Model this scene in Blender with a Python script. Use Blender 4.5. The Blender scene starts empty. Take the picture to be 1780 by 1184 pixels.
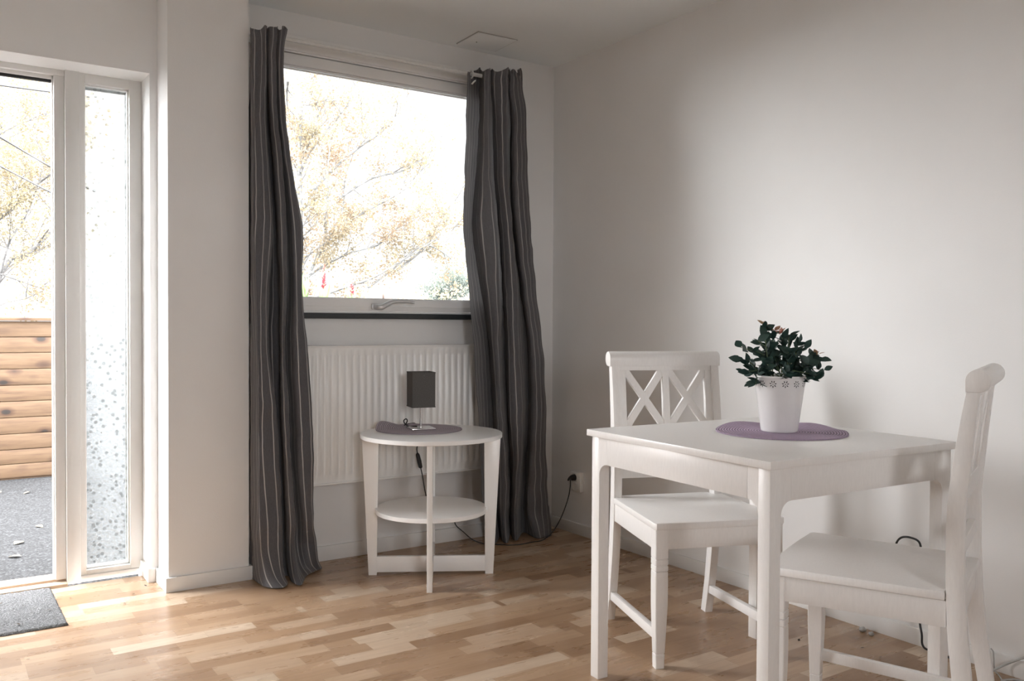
import bpy, bmesh, math, random
from mathutils import Vector, Matrix
R_ = math.radians
S = bpy.context.scene
C = bpy.context.scene.collection

# ------------------------------------------------------------------ camera, sky, lights, exposure
cam_d = bpy.data.cameras.new('camera')
cam_d.sensor_width = 36.0
cam_d.lens = 1521.4 * 36.0 / 1780.0
cam_d.clip_start = 0.02
cam = bpy.data.objects.new('camera', cam_d); C.objects.link(cam)
right = Vector((0.82912334, -0.55904043, 0.00531801))
down = Vector((-0.00625201, -0.01878335, -0.99980403))
fwd = Vector((0.55903076, 0.82892761, -0.01906884))
cam.matrix_world = Matrix(((right.x, -down.x, -fwd.x, -2.7307), (right.y, -down.y, -fwd.y, -3.6754),
                           (right.z, -down.z, -fwd.z, 1.06), (0, 0, 0, 1)))
S.camera = cam

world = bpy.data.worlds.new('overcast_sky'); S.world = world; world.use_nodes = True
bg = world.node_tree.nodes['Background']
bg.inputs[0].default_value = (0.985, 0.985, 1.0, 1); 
# overcast sky: dimmed where the camera looks out, brighter elsewhere to light the room
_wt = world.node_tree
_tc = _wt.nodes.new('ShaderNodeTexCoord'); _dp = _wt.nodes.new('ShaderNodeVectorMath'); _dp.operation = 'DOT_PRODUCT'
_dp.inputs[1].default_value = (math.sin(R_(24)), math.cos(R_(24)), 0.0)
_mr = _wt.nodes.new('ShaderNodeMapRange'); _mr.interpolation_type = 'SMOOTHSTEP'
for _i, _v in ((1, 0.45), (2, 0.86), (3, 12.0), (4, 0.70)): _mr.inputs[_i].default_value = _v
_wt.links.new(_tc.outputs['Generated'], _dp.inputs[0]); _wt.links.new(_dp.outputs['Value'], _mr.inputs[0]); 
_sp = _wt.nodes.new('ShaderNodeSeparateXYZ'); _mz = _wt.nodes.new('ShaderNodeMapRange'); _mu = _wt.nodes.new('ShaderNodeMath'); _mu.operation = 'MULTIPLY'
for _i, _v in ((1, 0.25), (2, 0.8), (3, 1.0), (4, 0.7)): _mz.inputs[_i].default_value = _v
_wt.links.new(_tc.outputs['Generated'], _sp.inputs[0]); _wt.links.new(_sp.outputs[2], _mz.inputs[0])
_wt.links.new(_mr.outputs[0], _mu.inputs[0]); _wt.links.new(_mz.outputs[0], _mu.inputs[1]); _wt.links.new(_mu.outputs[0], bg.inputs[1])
S.view_settings.view_transform = 'Standard'; S.view_settings.look = 'None'
S.view_settings.gamma = 1.0; S.view_settings.use_curve_mapping = False
S.view_settings.exposure = 1.36
S.cycles.use_denoising = True
S.cycles.max_bounces = 14; S.cycles.diffuse_bounces = 8; S.cycles.glossy_bounces = 4
S.cycles.transmission_bounces = 10; S.cycles.transparent_max_bounces = 16
S.cycles.caustics_reflective = False; S.cycles.caustics_refractive = True
S.cycles.blur_glossy = 0.5; S.cycles.sample_clamp_indirect = 12.0

def portal(name, loc, rot, sx, sy):
    l = bpy.data.lights.new(name, 'AREA'); l.shape = 'RECTANGLE'; l.size = sx; l.size_y = sy
    l.cycles.is_portal = True
    o = bpy.data.objects.new(name, l); C.objects.link(o); o.location = loc; o.rotation_euler = rot
portal('window_daylight', (-0.98, 0.14, 1.66), (R_(-90), 0, 0), 1.1, 1.15)
portal('door_daylight', (-2.62, 0.30, 1.05), (R_(-90), 0, 0), 1.35, 2.1)
portal('rear_fill_portal', (-2.95, -6.3, 1.6), (R_(90), 0, 0), 0.75, 0.9)  # portal of the added fill opening in the unseen rear wall

# ------------------------------------------------------------------ helpers
def tag(o, label=None, cat=None, group=None, kind=None):
    if label: o['label'] = label
    if cat: o['category'] = cat
    if group: o['group'] = group
    if kind: o['kind'] = kind
    return o
def empty(name, loc=(0, 0, 0), rz=0.0):
    o = bpy.data.objects.new(name, None); C.objects.link(o); o.location = loc; o.rotation_euler = (0, 0, rz)
    o.empty_display_size = 0.1
    return o
def link(name, bm, mats, parent=None, smooth=None):
    me = bpy.data.meshes.new(name); bm.normal_update(); bm.to_mesh(me); bm.free()
    for m in (mats if isinstance(mats, (list, tuple)) else [mats]): me.materials.append(m)
    if smooth is not None:
        for p in me.polygons: p.use_smooth = True
        if smooth < 180:
            me.set_sharp_from_angle(angle=R_(smooth))
    o = bpy.data.objects.new(name, me); C.objects.link(o)
    if parent: o.parent = parent
    return o
def box(bm, x0, x1, y0, y1, z0, z1, bev=0.0, mat=0, M=None, seg=2):
    pts = [(x0, y0, z0), (x1, y0, z0), (x1, y1, z0), (x0, y1, z0), (x0, y0, z1), (x1, y0, z1), (x1, y1, z1), (x0, y1, z1)]
    vs = [bm.verts.new(p) for p in pts]
    fs = [bm.faces.new([vs[i] for i in f]) for f in ((0, 3, 2, 1), (4, 5, 6, 7), (0, 1, 5, 4), (1, 2, 6, 5), (2, 3, 7, 6), (3, 0, 4, 7))]
    for f in fs: f.material_index = mat
    if M is not None:
        for v in vs: v.co = M @ v.co
    if bev > 0:
        es = list({e for f in fs for e in f.edges})
        r = bmesh.ops.bevel(bm, geom=es, offset=bev, segments=seg, profile=0.5, affect='EDGES')
        for f in r['faces']: f.material_index = mat
def B(name, mats, parent, *boxes, bev=0.002, smooth=35):
    bm = bmesh.new()
    for b in boxes: box(bm, *b, bev=bev)
    return link(name, bm, mats, parent, smooth)
def prism(bm, pts, axis, a, b, mat=0, bev=0.0):
    """outline pts (2D) extruded along an axis from a to b"""
    def P(p, t):
        return {'x': (t, p[0], p[1]), 'y': (p[0], t, p[1]), 'z': (p[0], p[1], t)}[axis]
    n = len(pts)
    A = [bm.verts.new(P(p, a)) for p in pts]; Bv = [bm.verts.new(P(p, b)) for p in pts]
    fs = [bm.faces.new(A), bm.faces.new(Bv[::-1])]
    for i in range(n):
        fs.append(bm.faces.new((A[i], Bv[i], Bv[(i + 1) % n], A[(i + 1) % n])))
    for f in fs: f.material_index = mat
    bmesh.ops.recalc_face_normals(bm, faces=fs)
    if bev > 0:
        es = [e for e in fs[0].edges] + [e for e in fs[1].edges]
        bmesh.ops.bevel(bm, geom=es, offset=bev, segments=2, profile=0.5, affect='EDGES')
def tube(bm, pts, rad, seg=10, mat=0, cap=True, sm=4):
    """round tube along a smoothed polyline; rad number or list"""
    P = [Vector(p) for p in pts]
    rr = rad if isinstance(rad, (list, tuple)) else [rad] * len(P)
    if sm > 1 and len(P) > 2:
        Q = []; q = []
        for i in range(len(P) - 1):
            p0 = P[max(i - 1, 0)]; p1 = P[i]; p2 = P[i + 1]; p3 = P[min(i + 2, len(P) - 1)]
            for k in range(sm):
                t = k / sm
                Q.append(0.5 * ((2 * p1) + (-p0 + p2) * t + (2 * p0 - 5 * p1 + 4 * p2 - p3) * t * t + (-p0 + 3 * p1 - 3 * p2 + p3) * t ** 3))
                q.append(rr[i] * (1 - t) + rr[i + 1] * t)
        Q.append(P[-1]); q.append(rr[-1]); P, rr = Q, q
    rings = []; up = None
    for i, p in enumerate(P):
        d = (P[min(i + 1, len(P) - 1)] - P[max(i - 1, 0)])
        if d.length < 1e-9: d = Vector((0, 0, 1))
        d.normalize()
        if up is None:
            up = d.orthogonal().normalized()
        up = (up - d * up.dot(d))
        if up.length < 1e-6: up = d.orthogonal()
        up.normalize(); s = d.cross(up)
        rings.append([bm.verts.new(p + (up * math.cos(2 * math.pi * k / seg) + s * math.sin(2 * math.pi * k / seg)) * rr[i]) for k in range(seg)])
    for a, b in zip(rings, rings[1:]):
        for k in range(seg):
            f = bm.faces.new((a[k], a[(k + 1) % seg], b[(k + 1) % seg], b[k])); f.material_index = mat
    if cap:
        f = bm.faces.new(rings[0][::-1]); f.material_index = mat
        f = bm.faces.new(rings[-1]); f.material_index = mat
def lathe(bm, prof, cx=0, cy=0, seg=48, mat=0):
    rings = []
    for r, z in prof:
        if r < 1e-6: rings.append([bm.verts.new((cx, cy, z))])
        else: rings.append([bm.verts.new((cx + r * math.cos(2 * math.pi * k / seg), cy + r * math.sin(2 * math.pi * k / seg), z)) for k in range(seg)])
    for a, b in zip(rings, rings[1:]):
        for k in range(seg):
            k2 = (k + 1) % seg
            if len(a) == 1 and len(b) == 1: continue
            if len(a) == 1: f = bm.faces.new((a[0], b[k2], b[k]))
            elif len(b) == 1: f = bm.faces.new((a[k], a[k2], b[0]))
            else: f = bm.faces.new((a[k], a[k2], b[k2], b[k]))
            f.material_index = mat

# ------------------------------------------------------------------ materials
class N:
    """tiny node helper"""
    def __init__(s, name):
        s.m = bpy.data.materials.new(name); s.m.use_nodes = True
        s.t = s.m.node_tree; s.b = s.t.nodes['Principled BSDF']; s.out = s.t.nodes['Material Output']
    def n(s, typ, **kw):
        nd = s.t.nodes.new(typ)
        for k, v in kw.items(): setattr(nd, k, v)
        return nd
    def l(s, a, b): s.t.links.new(a, b)
    def math(s, op, a, b=None, c=None):
        nd = s.n('ShaderNodeMath', operation=op)
        for i, v in enumerate((a, b, c)):
            if v is None: continue
            if isinstance(v, (int, float)): nd.inputs[i].default_value = v
            else: s.l(v, nd.inputs[i])
        return nd.outputs[0]
    def ramp(s, fac, stops):
        nd = s.n('ShaderNodeValToRGB'); cr = nd.color_ramp
        while len(cr.elements) < len(stops): cr.elements.new(0.5)
        for e, (p, c) in zip(cr.elements, stops): e.position = p; e.color = (*c, 1)
        s.l(fac, nd.inputs[0]); return nd.outputs[0]
    def coords(s, kind='Object', scale=(1, 1, 1)):
        tc = s.n('ShaderNodeTexCoord'); mp = s.n('ShaderNodeMapping'); mp.inputs['Scale'].default_value = scale
        s.l(tc.outputs[kind], mp.inputs[0]); return mp.outputs[0]
    def noise(s, vec, scale, detail=3, rough=0.55):
        nd = s.n('ShaderNodeTexNoise'); nd.inputs['Scale'].default_value = scale; nd.inputs['Detail'].default_value = detail
        nd.inputs['Roughness'].default_value = rough; s.l(vec, nd.inputs['Vector']); return nd.outputs[0]
    def bump(s, h, strength, dist=0.01, to=None):
        nd = s.n('ShaderNodeBump'); nd.inputs['Strength'].default_value = strength; nd.inputs['Distance'].default_value = dist
        s.l(h, nd.inputs['Height']); s.l(nd.outputs[0], (to or s.b).inputs['Normal']); return nd.outputs[0]
    def mixc(s, fac, a, b, typ='MIX'):
        nd = s.n('ShaderNodeMix', data_type='RGBA', blend_type=typ)
        for inp, v in ((nd.inputs[0], fac), (nd.inputs[6], a), (nd.inputs[7], b)):
            if isinstance(v, (int, float)): inp.default_value = v
            elif isinstance(v, tuple): inp.default_value = (*v, 1)
            else: s.l(v, inp)
        return nd.outputs[2]
    def set(s, col=None, rough=None, metal=None, spec=None, **kw):
        if col is not None:
            if isinstance(col, tuple): s.b.inputs['Base Color'].default_value = (*col, 1)
            else: s.l(col, s.b.inputs['Base Color'])
        if rough is not None:
            if isinstance(rough, (int, float)): s.b.inputs['Roughness'].default_value = rough
            else: s.l(rough, s.b.inputs['Roughness'])
        if metal is not None: s.b.inputs['Metallic'].default_value = metal
        if spec is not None: s.b.inputs['Specular IOR Level'].default_value = spec
        for k, v in kw.items(): s.b.inputs[k].default_value = v
        return s.m

def painted(name, col, rough=0.5, tex=220.0, bump=0.12, var=0.03):
    s = N(name); v = s.coords()
    n1 = s.noise(v, tex, 4); n2 = s.noise(v, 3.0, 3)
    c = s.ramp(n2, [(0.3, tuple(x * (1 - var) for x in col)), (0.7, col)])
    s.bump(n1, bump, 0.002)
    return s.set(c, rough)
def wood_painted(name, col, rough=0.38, var=0.05, grain=1.0):
    s = N(name); v = s.coords(scale=(6, 6, 1.2))
    n = s.noise(v, 30, 5, 0.65)
    c = s.ramp(n, [(0.3, tuple(x * (1 - var) for x in col)), (0.65, col)])
    s.bump(n, 0.10 * grain, 0.001)
    return s.set(c, rough)
M_wall = painted('wall_paint_white', (0.83, 0.827, 0.82), 0.75)
M_ceil = painted('ceiling_paint', (0.87, 0.905, 0.92), 0.85, 300, 0.05, 0.01)
M_trim = painted('trim_paint', (0.80, 0.795, 0.78), 0.4, 60, 0.03)
M_frame = painted('door_frame_paint', (0.72, 0.71, 0.69), 0.38, 80, 0.03)
M_wframe = painted('window_frame_paint', (0.88, 0.88, 0.87), 0.32, 80, 0.03)
M_rad = painted('radiator_enamel', (0.87, 0.865, 0.85), 0.28, 40, 0.0, 0.01)
M_chair = wood_painted('white_lacquered_wood', (0.87, 0.855, 0.84), 0.33)
M_table = wood_painted('white_stained_table_wood', (0.83, 0.81, 0.79), 0.30)
M_side = painted('white_foil_board', (0.92, 0.918, 0.912), 0.28, 50, 0.01, 0.01)
def plain(name, col, rough, metal=0.0, spec=0.5, nscale=80, var=0.08):
    s = N(name); n = s.noise(s.coords(), nscale, 2)
    c = s.ramp(n, [(0.3, tuple(x * (1 - var) for x in col)), (0.7, col)])
    return s.set(c, rough, metal, spec)
M_black = plain('black_plastic', (0.012, 0.012, 0.013), 0.35)
M_whitepl = plain('white_plastic', (0.82, 0.82, 0.80), 0.3)
M_cablew = plain('grey_white_cable', (0.45, 0.45, 0.44), 0.45)
M_chrome = plain('brushed_chrome', (0.78, 0.78, 0.79), 0.18, 1.0)
M_satin = plain('satin_aluminium', (0.72, 0.73, 0.74), 0.35, 0.6)
M_sill = plain('dark_slate_sill', (0.035, 0.04, 0.043), 0.45)
M_dark = plain('dark_gap', (0.02, 0.02, 0.02), 0.8)
M_pot = plain('white_enamelled_metal', (0.82, 0.81, 0.80), 0.25, 0, 0.5, 20, 0.03)

def mat_floor():
    s = N('oak_parquet'); tc = s.n('ShaderNodeTexCoord'); sp = s.n('ShaderNodeSeparateXYZ'); s.l(tc.outputs['Object'], sp.inputs[0])
    x, y = sp.outputs[0], sp.outputs[1]
    W = 0.068
    ry = s.math('DIVIDE', y, W); row = s.math('FLOOR', ry); fy = s.math('FRACT', ry)
    wn = s.n('ShaderNodeTexWhiteNoise', noise_dimensions='1D'); s.l(row, wn.inputs['W'])
    xo = s.math('ADD', s.math('DIVIDE', x, 0.46), s.math('MULTIPLY', wn.outputs['Value'], 7.3))
    col0 = s.math('FLOOR', xo)
    wn1 = s.n('ShaderNodeTexWhiteNoise', noise_dimensions='2D'); cb0 = s.n('ShaderNodeCombineXYZ'); s.l(row, cb0.inputs[0]); s.l(col0, cb0.inputs[1]); s.l(cb0.outputs[0], wn1.inputs['Vector'])
    fx0 = s.math('FRACT', xo)
    # split each strip once at a random place for irregular lengths
    cut = s.math('ADD', s.math('MULTIPLY', wn1.outputs['Value'], 0.7), 0.3)
    half = s.math('GREATER_THAN', fx0, cut)
    cb = s.n('ShaderNodeCombineXYZ'); s.l(row, cb.inputs[0]); s.l(s.math('ADD', s.math('MULTIPLY', col0, 2), half), cb.inputs[1])
    wn2 = s.n('ShaderNodeTexWhiteNoise', noise_dimensions='2D'); s.l(cb.outputs[0], wn2.inputs['Vector'])
    rnd = wn2.outputs['Value']
    # grain: stretched noise shifted per stave
    ofs = s.math('MULTIPLY', rnd, 37.0)
    cv = s.n('ShaderNodeCombineXYZ'); s.l(s.math('ADD', s.math('MULTIPLY', x, 1.6), ofs), cv.inputs[0]); s.l(s.math('ADD', s.math('MULTIPLY', y, 26.0), ofs), cv.inputs[1]); s.l(ofs, cv.inputs[2])
    g = s.noise(cv.outputs[0], 3.2, 6, 0.62)
    cv2 = s.n('ShaderNodeCombineXYZ'); s.l(s.math('ADD', s.math('MULTIPLY', x, 1.3), ofs), cv2.inputs[0]); s.l(s.math('ADD', s.math('MULTIPLY', y, 9.0), ofs), cv2.inputs[1]); s.l(ofs, cv2.inputs[2])
    g2 = s.noise(cv2.outputs[0], 1.5, 2, 0.5)
    rings = s.math('FRACT', s.math('MULTIPLY', g2, 14.0))
    rings = s.math('POWER', rings, 2.5)
    base = s.ramp(rnd, [(0.0, (0.29, 0.178, 0.102)), (0.3, (0.37, 0.24, 0.145)), (0.65, (0.44, 0.30, 0.19)), (0.85, (0.50, 0.37, 0.26)), (1.0, (0.58, 0.46, 0.34))])
    gr = s.ramp(g, [(0.2, (0.74, 0.69, 0.64)), (0.5, (0.97, 0.96, 0.95)), (0.75, (1.06, 1.06, 1.06))])
    c = s.mixc(0.85, base, gr, 'MULTIPLY')
    c = s.mixc(s.math('MULTIPLY', rings, 0.12), c, (0.30, 0.17, 0.09))
    # joints
    ex = s.math('MINIMUM', s.math('ABSOLUTE', s.math('SUBTRACT', fx0, cut)), s.math('MINIMUM', fx0, s.math('SUBTRACT', 1.0, fx0)))
    jx = s.math('LESS_THAN', ex, 0.0016)
    ey = s.math('MINIMUM', fy, s.math('SUBTRACT', 1.0, fy)); jy = s.math('LESS_THAN', ey, 0.010)
    j = s.math('MAXIMUM', jx, jy)
    c = s.mixc(s.math('MULTIPLY', j, 0.30), c, (0.16, 0.085, 0.045))
    # small knots and dirt specks
    vo = s.n('ShaderNodeTexVoronoi'); vo.inputs['Scale'].default_value = 4.2; s.l(s.coords(), vo.inputs['Vector'])
    kn = s.math('LESS_THAN', vo.outputs['Distance'], 0.022)
    c = s.mixc(s.math('MULTIPLY', kn, 0.6), c, (0.09, 0.05, 0.03))
    rn = s.noise(s.coords(scale=(1, 4, 1)), 5, 4)
    s.l(s.ramp(rn, [(0.3, (0.24,) * 3), (0.7, (0.36,) * 3)]), s.b.inputs['Roughness'])
    s.bump(g, 0.06, 0.001)
    s.set(c); s.b.inputs['Specular IOR Level'].default_value = 0.55
    return s.m
M_floor = mat_floor()

def mat_curtain():
    s = N('grey_pinstripe_cotton'); uv = s.n('ShaderNodeUVMap'); uv.uv_map = 'UVMap'
    sp = s.n('ShaderNodeSeparateXYZ'); s.l(uv.outputs[0], sp.inputs[0])
    u = sp.outputs[0]
    f = s.math('FRACT', s.math('DIVIDE', u, 0.031))
    st = s.math('LESS_THAN', s.math('ABSOLUTE', s.math('SUBTRACT', f, 0.5)), 0.050)
    weave = s.noise(s.coords(scale=(1, 1, 0.15)), 420, 3, 0.7)
    base = s.ramp(weave, [(0.3, (0.095, 0.093, 0.100)), (0.7, (0.175, 0.172, 0.183))])
    c = s.mixc(s.math('MULTIPLY', st, 0.9), base, (0.62, 0.60, 0.59))
    s.set(c, 0.85, 0, 0.25); s.b.inputs['Sheen Weight'].default_value = 0.15
    s.bump(weave, 0.15, 0.001)
    tr = s.n('ShaderNodeBsdfTranslucent'); s.l(s.mixc(0.7, c, (0.80, 0.78, 0.78)), tr.inputs[0])
    mx = s.n('ShaderNodeMixShader'); mx.inputs[0].default_value = 0.30
    s.l(s.b.outputs[0], mx.inputs[1]); s.l(tr.outputs[0], mx.inputs[2]); s.l(mx.outputs[0], s.out.inputs[0])
    return s.m
M_curtain = mat_curtain()

def mat_glass(name):
    s = N(name); tr = s.n('ShaderNodeBsdfTransparent'); gl = s.n('ShaderNodeBsdfGlossy'); gl.inputs['Roughness'].default_value = 0.02
    tr.inputs[0].default_value = (0.97, 0.985, 0.98, 1)
    fr = s.n('ShaderNodeFresnel'); fr.inputs[0].default_value = 1.5
    nz = s.noise(s.coords(), 2.0, 2); bp = s.n('ShaderNodeBump'); bp.inputs['Strength'].default_value = 0.02; bp.inputs['Distance'].default_value = 0.001
    s.l(nz, bp.inputs['Height']); s.l(bp.outputs[0], gl.inputs['Normal'])
    mx = s.n('ShaderNodeMixShader'); s.l(fr.outputs[0], mx.inputs[0]); s.l(tr.outputs[0], mx.inputs[1]); s.l(gl.outputs[0], mx.inputs[2]); s.l(mx.outputs[0], s.out.inputs[0])
    return s.m
M_glass = mat_glass('clear_pane_glass')
def mat_obscure():
    s = N('patterned_obscure_glass'); v = s.coords(scale=(1, 1, 1))
    vo = s.n('ShaderNodeTexVoronoi'); vo.inputs['Scale'].default_value = 42; vo.feature = 'F1'; s.l(v, vo.inputs['Vector'])
    vs = s.n('ShaderNodeTexVoronoi'); vs.inputs['Scale'].default_value = 80; vs.feature = 'SMOOTH_F1'; s.l(v, vs.inputs['Vector'])
    flat = s.math('LESS_THAN', vo.outputs['Distance'], 0.30)
    bp = s.n('ShaderNodeBump'); bp.inputs['Strength'].default_value = 1.0; bp.inputs['Distance'].default_value = 0.006
    s.l(vs.outputs['Distance'], bp.inputs['Height'])
    rf = s.n('ShaderNodeBsdfRefraction'); rf.inputs['IOR'].default_value = 1.3; rf.inputs['Roughness'].default_value = 0.10; rf.inputs[0].default_value = (0.9, 0.92, 0.92, 1); s.l(bp.outputs[0], rf.inputs['Normal'])
    tr = s.n('ShaderNodeBsdfTransparent'); tr.inputs[0].default_value = (0.74, 0.76, 0.755, 1)
    gl = s.n('ShaderNodeBsdfGlossy'); gl.inputs['Roughness'].default_value = 0.15; s.l(bp.outputs[0], gl.inputs['Normal'])
    tl = s.n('ShaderNodeBsdfTranslucent'); tl.inputs[0].default_value = (0.8, 0.82, 0.82, 1)
    e = s.n('ShaderNodeMixShader'); e.inputs[0].default_value = 0.07; s.l(rf.outputs[0], e.inputs[1]); s.l(tl.outputs[0], e.inputs[2])
    a = s.n('ShaderNodeMixShader'); s.l(s.math('MULTIPLY', flat, 0.9), a.inputs[0]); s.l(e.outputs[0], a.inputs[1]); s.l(tr.outputs[0], a.inputs[2])
    c = s.n('ShaderNodeMixShader'); c.inputs[0].default_value = 0.06; s.l(a.outputs[0], c.inputs[1]); s.l(gl.outputs[0], c.inputs[2])
    s.l(c.outputs[0], s.out.inputs[0]); return s.m
M_obscure = mat_obscure()

def mat_fence():
    s = N('pine_fence_boards'); v = s.coords(scale=(1.2, 1, 14)); n = s.noise(v, 3.0, 5, 0.6)
    tc = s.n('ShaderNodeTexCoord'); sp = s.n('ShaderNodeSeparateXYZ'); s.l(tc.outputs['Object'], sp.inputs[0])
    oi = s.n('ShaderNodeObjectInfo')
    cb = s.n('ShaderNodeCombineXYZ'); s.l(s.math('ADD', sp.outputs[0], s.math('MULTIPLY', oi.outputs['Random'], 90)), cb.inputs[0]); s.l(sp.outputs[2], cb.inputs[2])
    base = s.ramp(n, [(0.25, (0.046, 0.023, 0.010)), (0.5, (0.080, 0.045, 0.021)), (0.75, (0.105, 0.066, 0.035))])
    vo = s.n('ShaderNodeTexVoronoi'); vo.inputs['Scale'].default_value = 6.5
    mp = s.n('ShaderNodeMapping'); mp.inputs['Scale'].default_value = (0.7, 1, 1.15); s.l(cb.outputs[0], mp.inputs[0]); s.l(mp.outputs[0], vo.inputs['Vector'])
    k = s.ramp(vo.outputs['Distance'], [(0.0, (0.05, 0.05, 0.05)), (0.11, (0.14, 0.11, 0.08)), (0.14, (0.5, 0.38, 0.30)), (0.30, (1, 1, 1))])
    c = s.mixc(1.0, base, k, 'MULTIPLY'); s.bump(n, 0.2, 0.002)
    return s.set(c, 0.75)
M_fence = mat_fence()
def mat_asphalt():
    s = N('asphalt'); v = s.coords(); vo = s.n('ShaderNodeTexVoronoi'); vo.inputs['Scale'].default_value = 110; s.l(v, vo.inputs['Vector'])
    n = s.noise(v, 90, 4, 0.7); n2 = s.noise(v, 1.4, 3)
    c = s.ramp(s.math('ADD', s.math('MULTIPLY', n, 0.6), s.math('MULTIPLY', vo.outputs['Color'], 0.4)), [(0.3, (0.008, 0.0085, 0.009)), (0.55, (0.026, 0.0273, 0.029)), (0.8, (0.085, 0.087, 0.092))])
    c = s.mixc(0.4, c, s.ramp(n2, [(0.3, (0.75, 0.78, 0.8)), (0.7, (1.1, 1.1, 1.1))]), 'MULTIPLY')
    s.bump(n, 0.8, 0.01); return s.set(c, 0.85, 0, 0.3)
M_asphalt = mat_asphalt()
def mat_mat():
    s = N('grey_carpet_pile'); v = s.coords(); n = s.noise(v, 260, 4, 0.75); n2 = s.noise(v, 14, 3)
    c = s.ramp(n, [(0.32, (0.09, 0.092, 0.095)), (0.5, (0.24, 0.243, 0.248)), (0.68, (0.52, 0.525, 0.53))])
    c = s.mixc(0.3, c, s.ramp(n2, [(0.3, (0.8,) * 3), (0.7, (1.15,) * 3)]), 'MULTIPLY')
    s.bump(n, 1.0, 0.01); return s.set(c, 0.95, 0, 0.1)
M_mat = mat_mat()
def mat_placemat(name, col):
    s = N(name); tc = s.n('ShaderNodeTexCoord'); ln = s.n('ShaderNodeVectorMath', operation='LENGTH')
    mp = s.n('ShaderNodeMapping'); mp.inputs['Scale'].default_value = (1, 1, 0); s.l(tc.outputs['Object'], mp.inputs[0]); s.l(mp.outputs[0], ln.inputs[0])
    r = s.math('SINE', s.math('MULTIPLY', ln.outputs['Value'], 2 * math.pi / 0.0078))
    n = s.noise(tc.outputs['Object'], 420, 2, 0.6)
    h = s.math('ADD', s.math('MULTIPLY', r, 0.5), n)
    c = s.ramp(s.math('MULTIPLY', s.math('ADD', h, 0.5), 0.5), [(0.2, tuple(x * 0.5 for x in col)), (0.55, col), (0.85, tuple(min(1, x * 1.5) for x in col))])
    s.bump(h, 0.7, 0.003); return s.set(c, 0.75)
M_pm_a = mat_placemat('purple_woven_paper', (0.40, 0.30, 0.41))
M_pm_b = mat_placemat('muted_mauve_woven_paper', (0.50, 0.44, 0.50))  # colour lightened to carry the bright light on the side table
def mat_leaf(name, a, b, tl=0.3, rough=0.45, sc=14):
    s = N(name); n = s.noise(s.coords(), sc, 2)
    c = s.ramp(n, [(0.35, a), (0.65, b)]); s.set(c, rough)
    t = s.n('ShaderNodeBsdfTranslucent'); s.l(c, t.inputs[0]); mx = s.n('ShaderNodeMixShader'); mx.inputs[0].default_value = tl
    s.l(s.b.outputs[0], mx.inputs[1]); s.l(t.outputs[0], mx.inputs[2]); s.l(mx.outputs[0], s.out.inputs[0]); return s.m
M_leaf = mat_leaf('dark_green_leaf', (0.018, 0.045, 0.038), (0.035, 0.075, 0.06), 0.12, 0.5, 40)
M_newleaf = mat_leaf('reddish_new_leaf', (0.50, 0.22, 0.17), (0.45, 0.32, 0.19), 0.3, 0.5, 30)
M_stem = plain('green_stem', (0.12, 0.17, 0.08), 0.6)
M_birchleaf = mat_leaf('autumn_birch_leaf', (0.205, 0.138, 0.088), (0.180, 0.152, 0.092), 0.5, 0.6, 0.9)
M_goldleaf = mat_leaf('golden_autumn_leaf', (0.205, 0.155, 0.090), (0.165, 0.150, 0.092), 0.5, 0.6, 0.9)
M_bushleaf = mat_leaf('grey_green_leaf', (0.115, 0.135, 0.115), (0.14, 0.16, 0.135), 0.4, 0.6, 1.0)
def mat_bark():
    s = N('birch_bark'); n = s.noise(s.coords(scale=(1, 1, 5)), 4, 4, 0.7)
    c = s.ramp(n, [(0.38, (0.04, 0.039, 0.038)), (0.5, (0.085, 0.084, 0.083)), (0.62, (0.13, 0.128, 0.126))]); return s.set(c, 0.8)
M_bark = mat_bark()
M_twig = plain('grey_brown_twigs', (0.080, 0.075, 0.071), 0.8)
M_dryleaf = plain('fallen_yellow_leaf', (0.16, 0.13, 0.085), 0.7)
M_litter = plain('dried_leaf_crumb', (0.06, 0.045, 0.03), 0.8)
M_shade = plain('dark_grey_fabric', (0.13, 0.125, 0.12), 0.85, 0, 0.2, 300, 0.3)

# ------------------------------------------------------------------ the room
def struct(name, mats, *boxes, bev=0.0, parent=None):
    bm = bmesh.new()
    for b in boxes: box(bm, *b, bev=bev)
    o = link(name, bm, mats, parent, 35 if bev else None)
    if parent is None: o['kind'] = 'structure'
    return o
CZ = 2.398
struct('floor', M_floor, (-4.9, 0.012, -6.2, 0.205, -0.12, 0.0))
struct('ceiling', M_ceil, (-5.15, 0.25, -6.45, 0.33, CZ, CZ + 0.2))
struct('wall_right', M_wall, (0.012, 0.25, -6.2, 0.30, -0.12, CZ))
struct('wall_window', M_wall, (-1.618, -1.53, 0.012, 0.30, -0.12, CZ), (-0.32, 0.012, 0.012, 0.30, -0.12, CZ),
       (-1.53, -0.32, 0.012, 0.30, -0.12, 1.09), (-1.53, -0.32, 0.012, 0.30, 2.24, CZ))
struct('wall_pier', M_wall, (-1.934, -1.618, -0.093, 0.30, -0.12, CZ))
struct('wall_door', M_wall, (-1.963, -1.934, 0.087, 0.33, -0.12, CZ), (-3.2, -1.963, 0.087, 0.33, 2.062, CZ), (-4.9, -3.2, 0.087, 0.33, -0.12, CZ))
struct('wall_back', M_wall, (-5.15, -3.35, -6.45, -6.2, -0.12, CZ), (-2.55, 0.25, -6.45, -6.2, -0.12, CZ), (-3.35, -2.55, -6.45, -6.2, -0.12, 1.12), (-3.35, -2.55, -6.45, -6.2, 2.08, CZ))
struct('wall_left', M_wall, (-5.15, -4.9, -6.2, 0.33, -0.12, CZ))
BH = 0.062
struct('baseboard_window', M_trim, (-1.606, 0.0, 0.0, 0.012, 0, 0.066), bev=0.0015)
struct('baseboard_right', M_trim, (0.0, 0.012, -6.2, 0.0, 0, 0.056), bev=0.0015)
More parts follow.
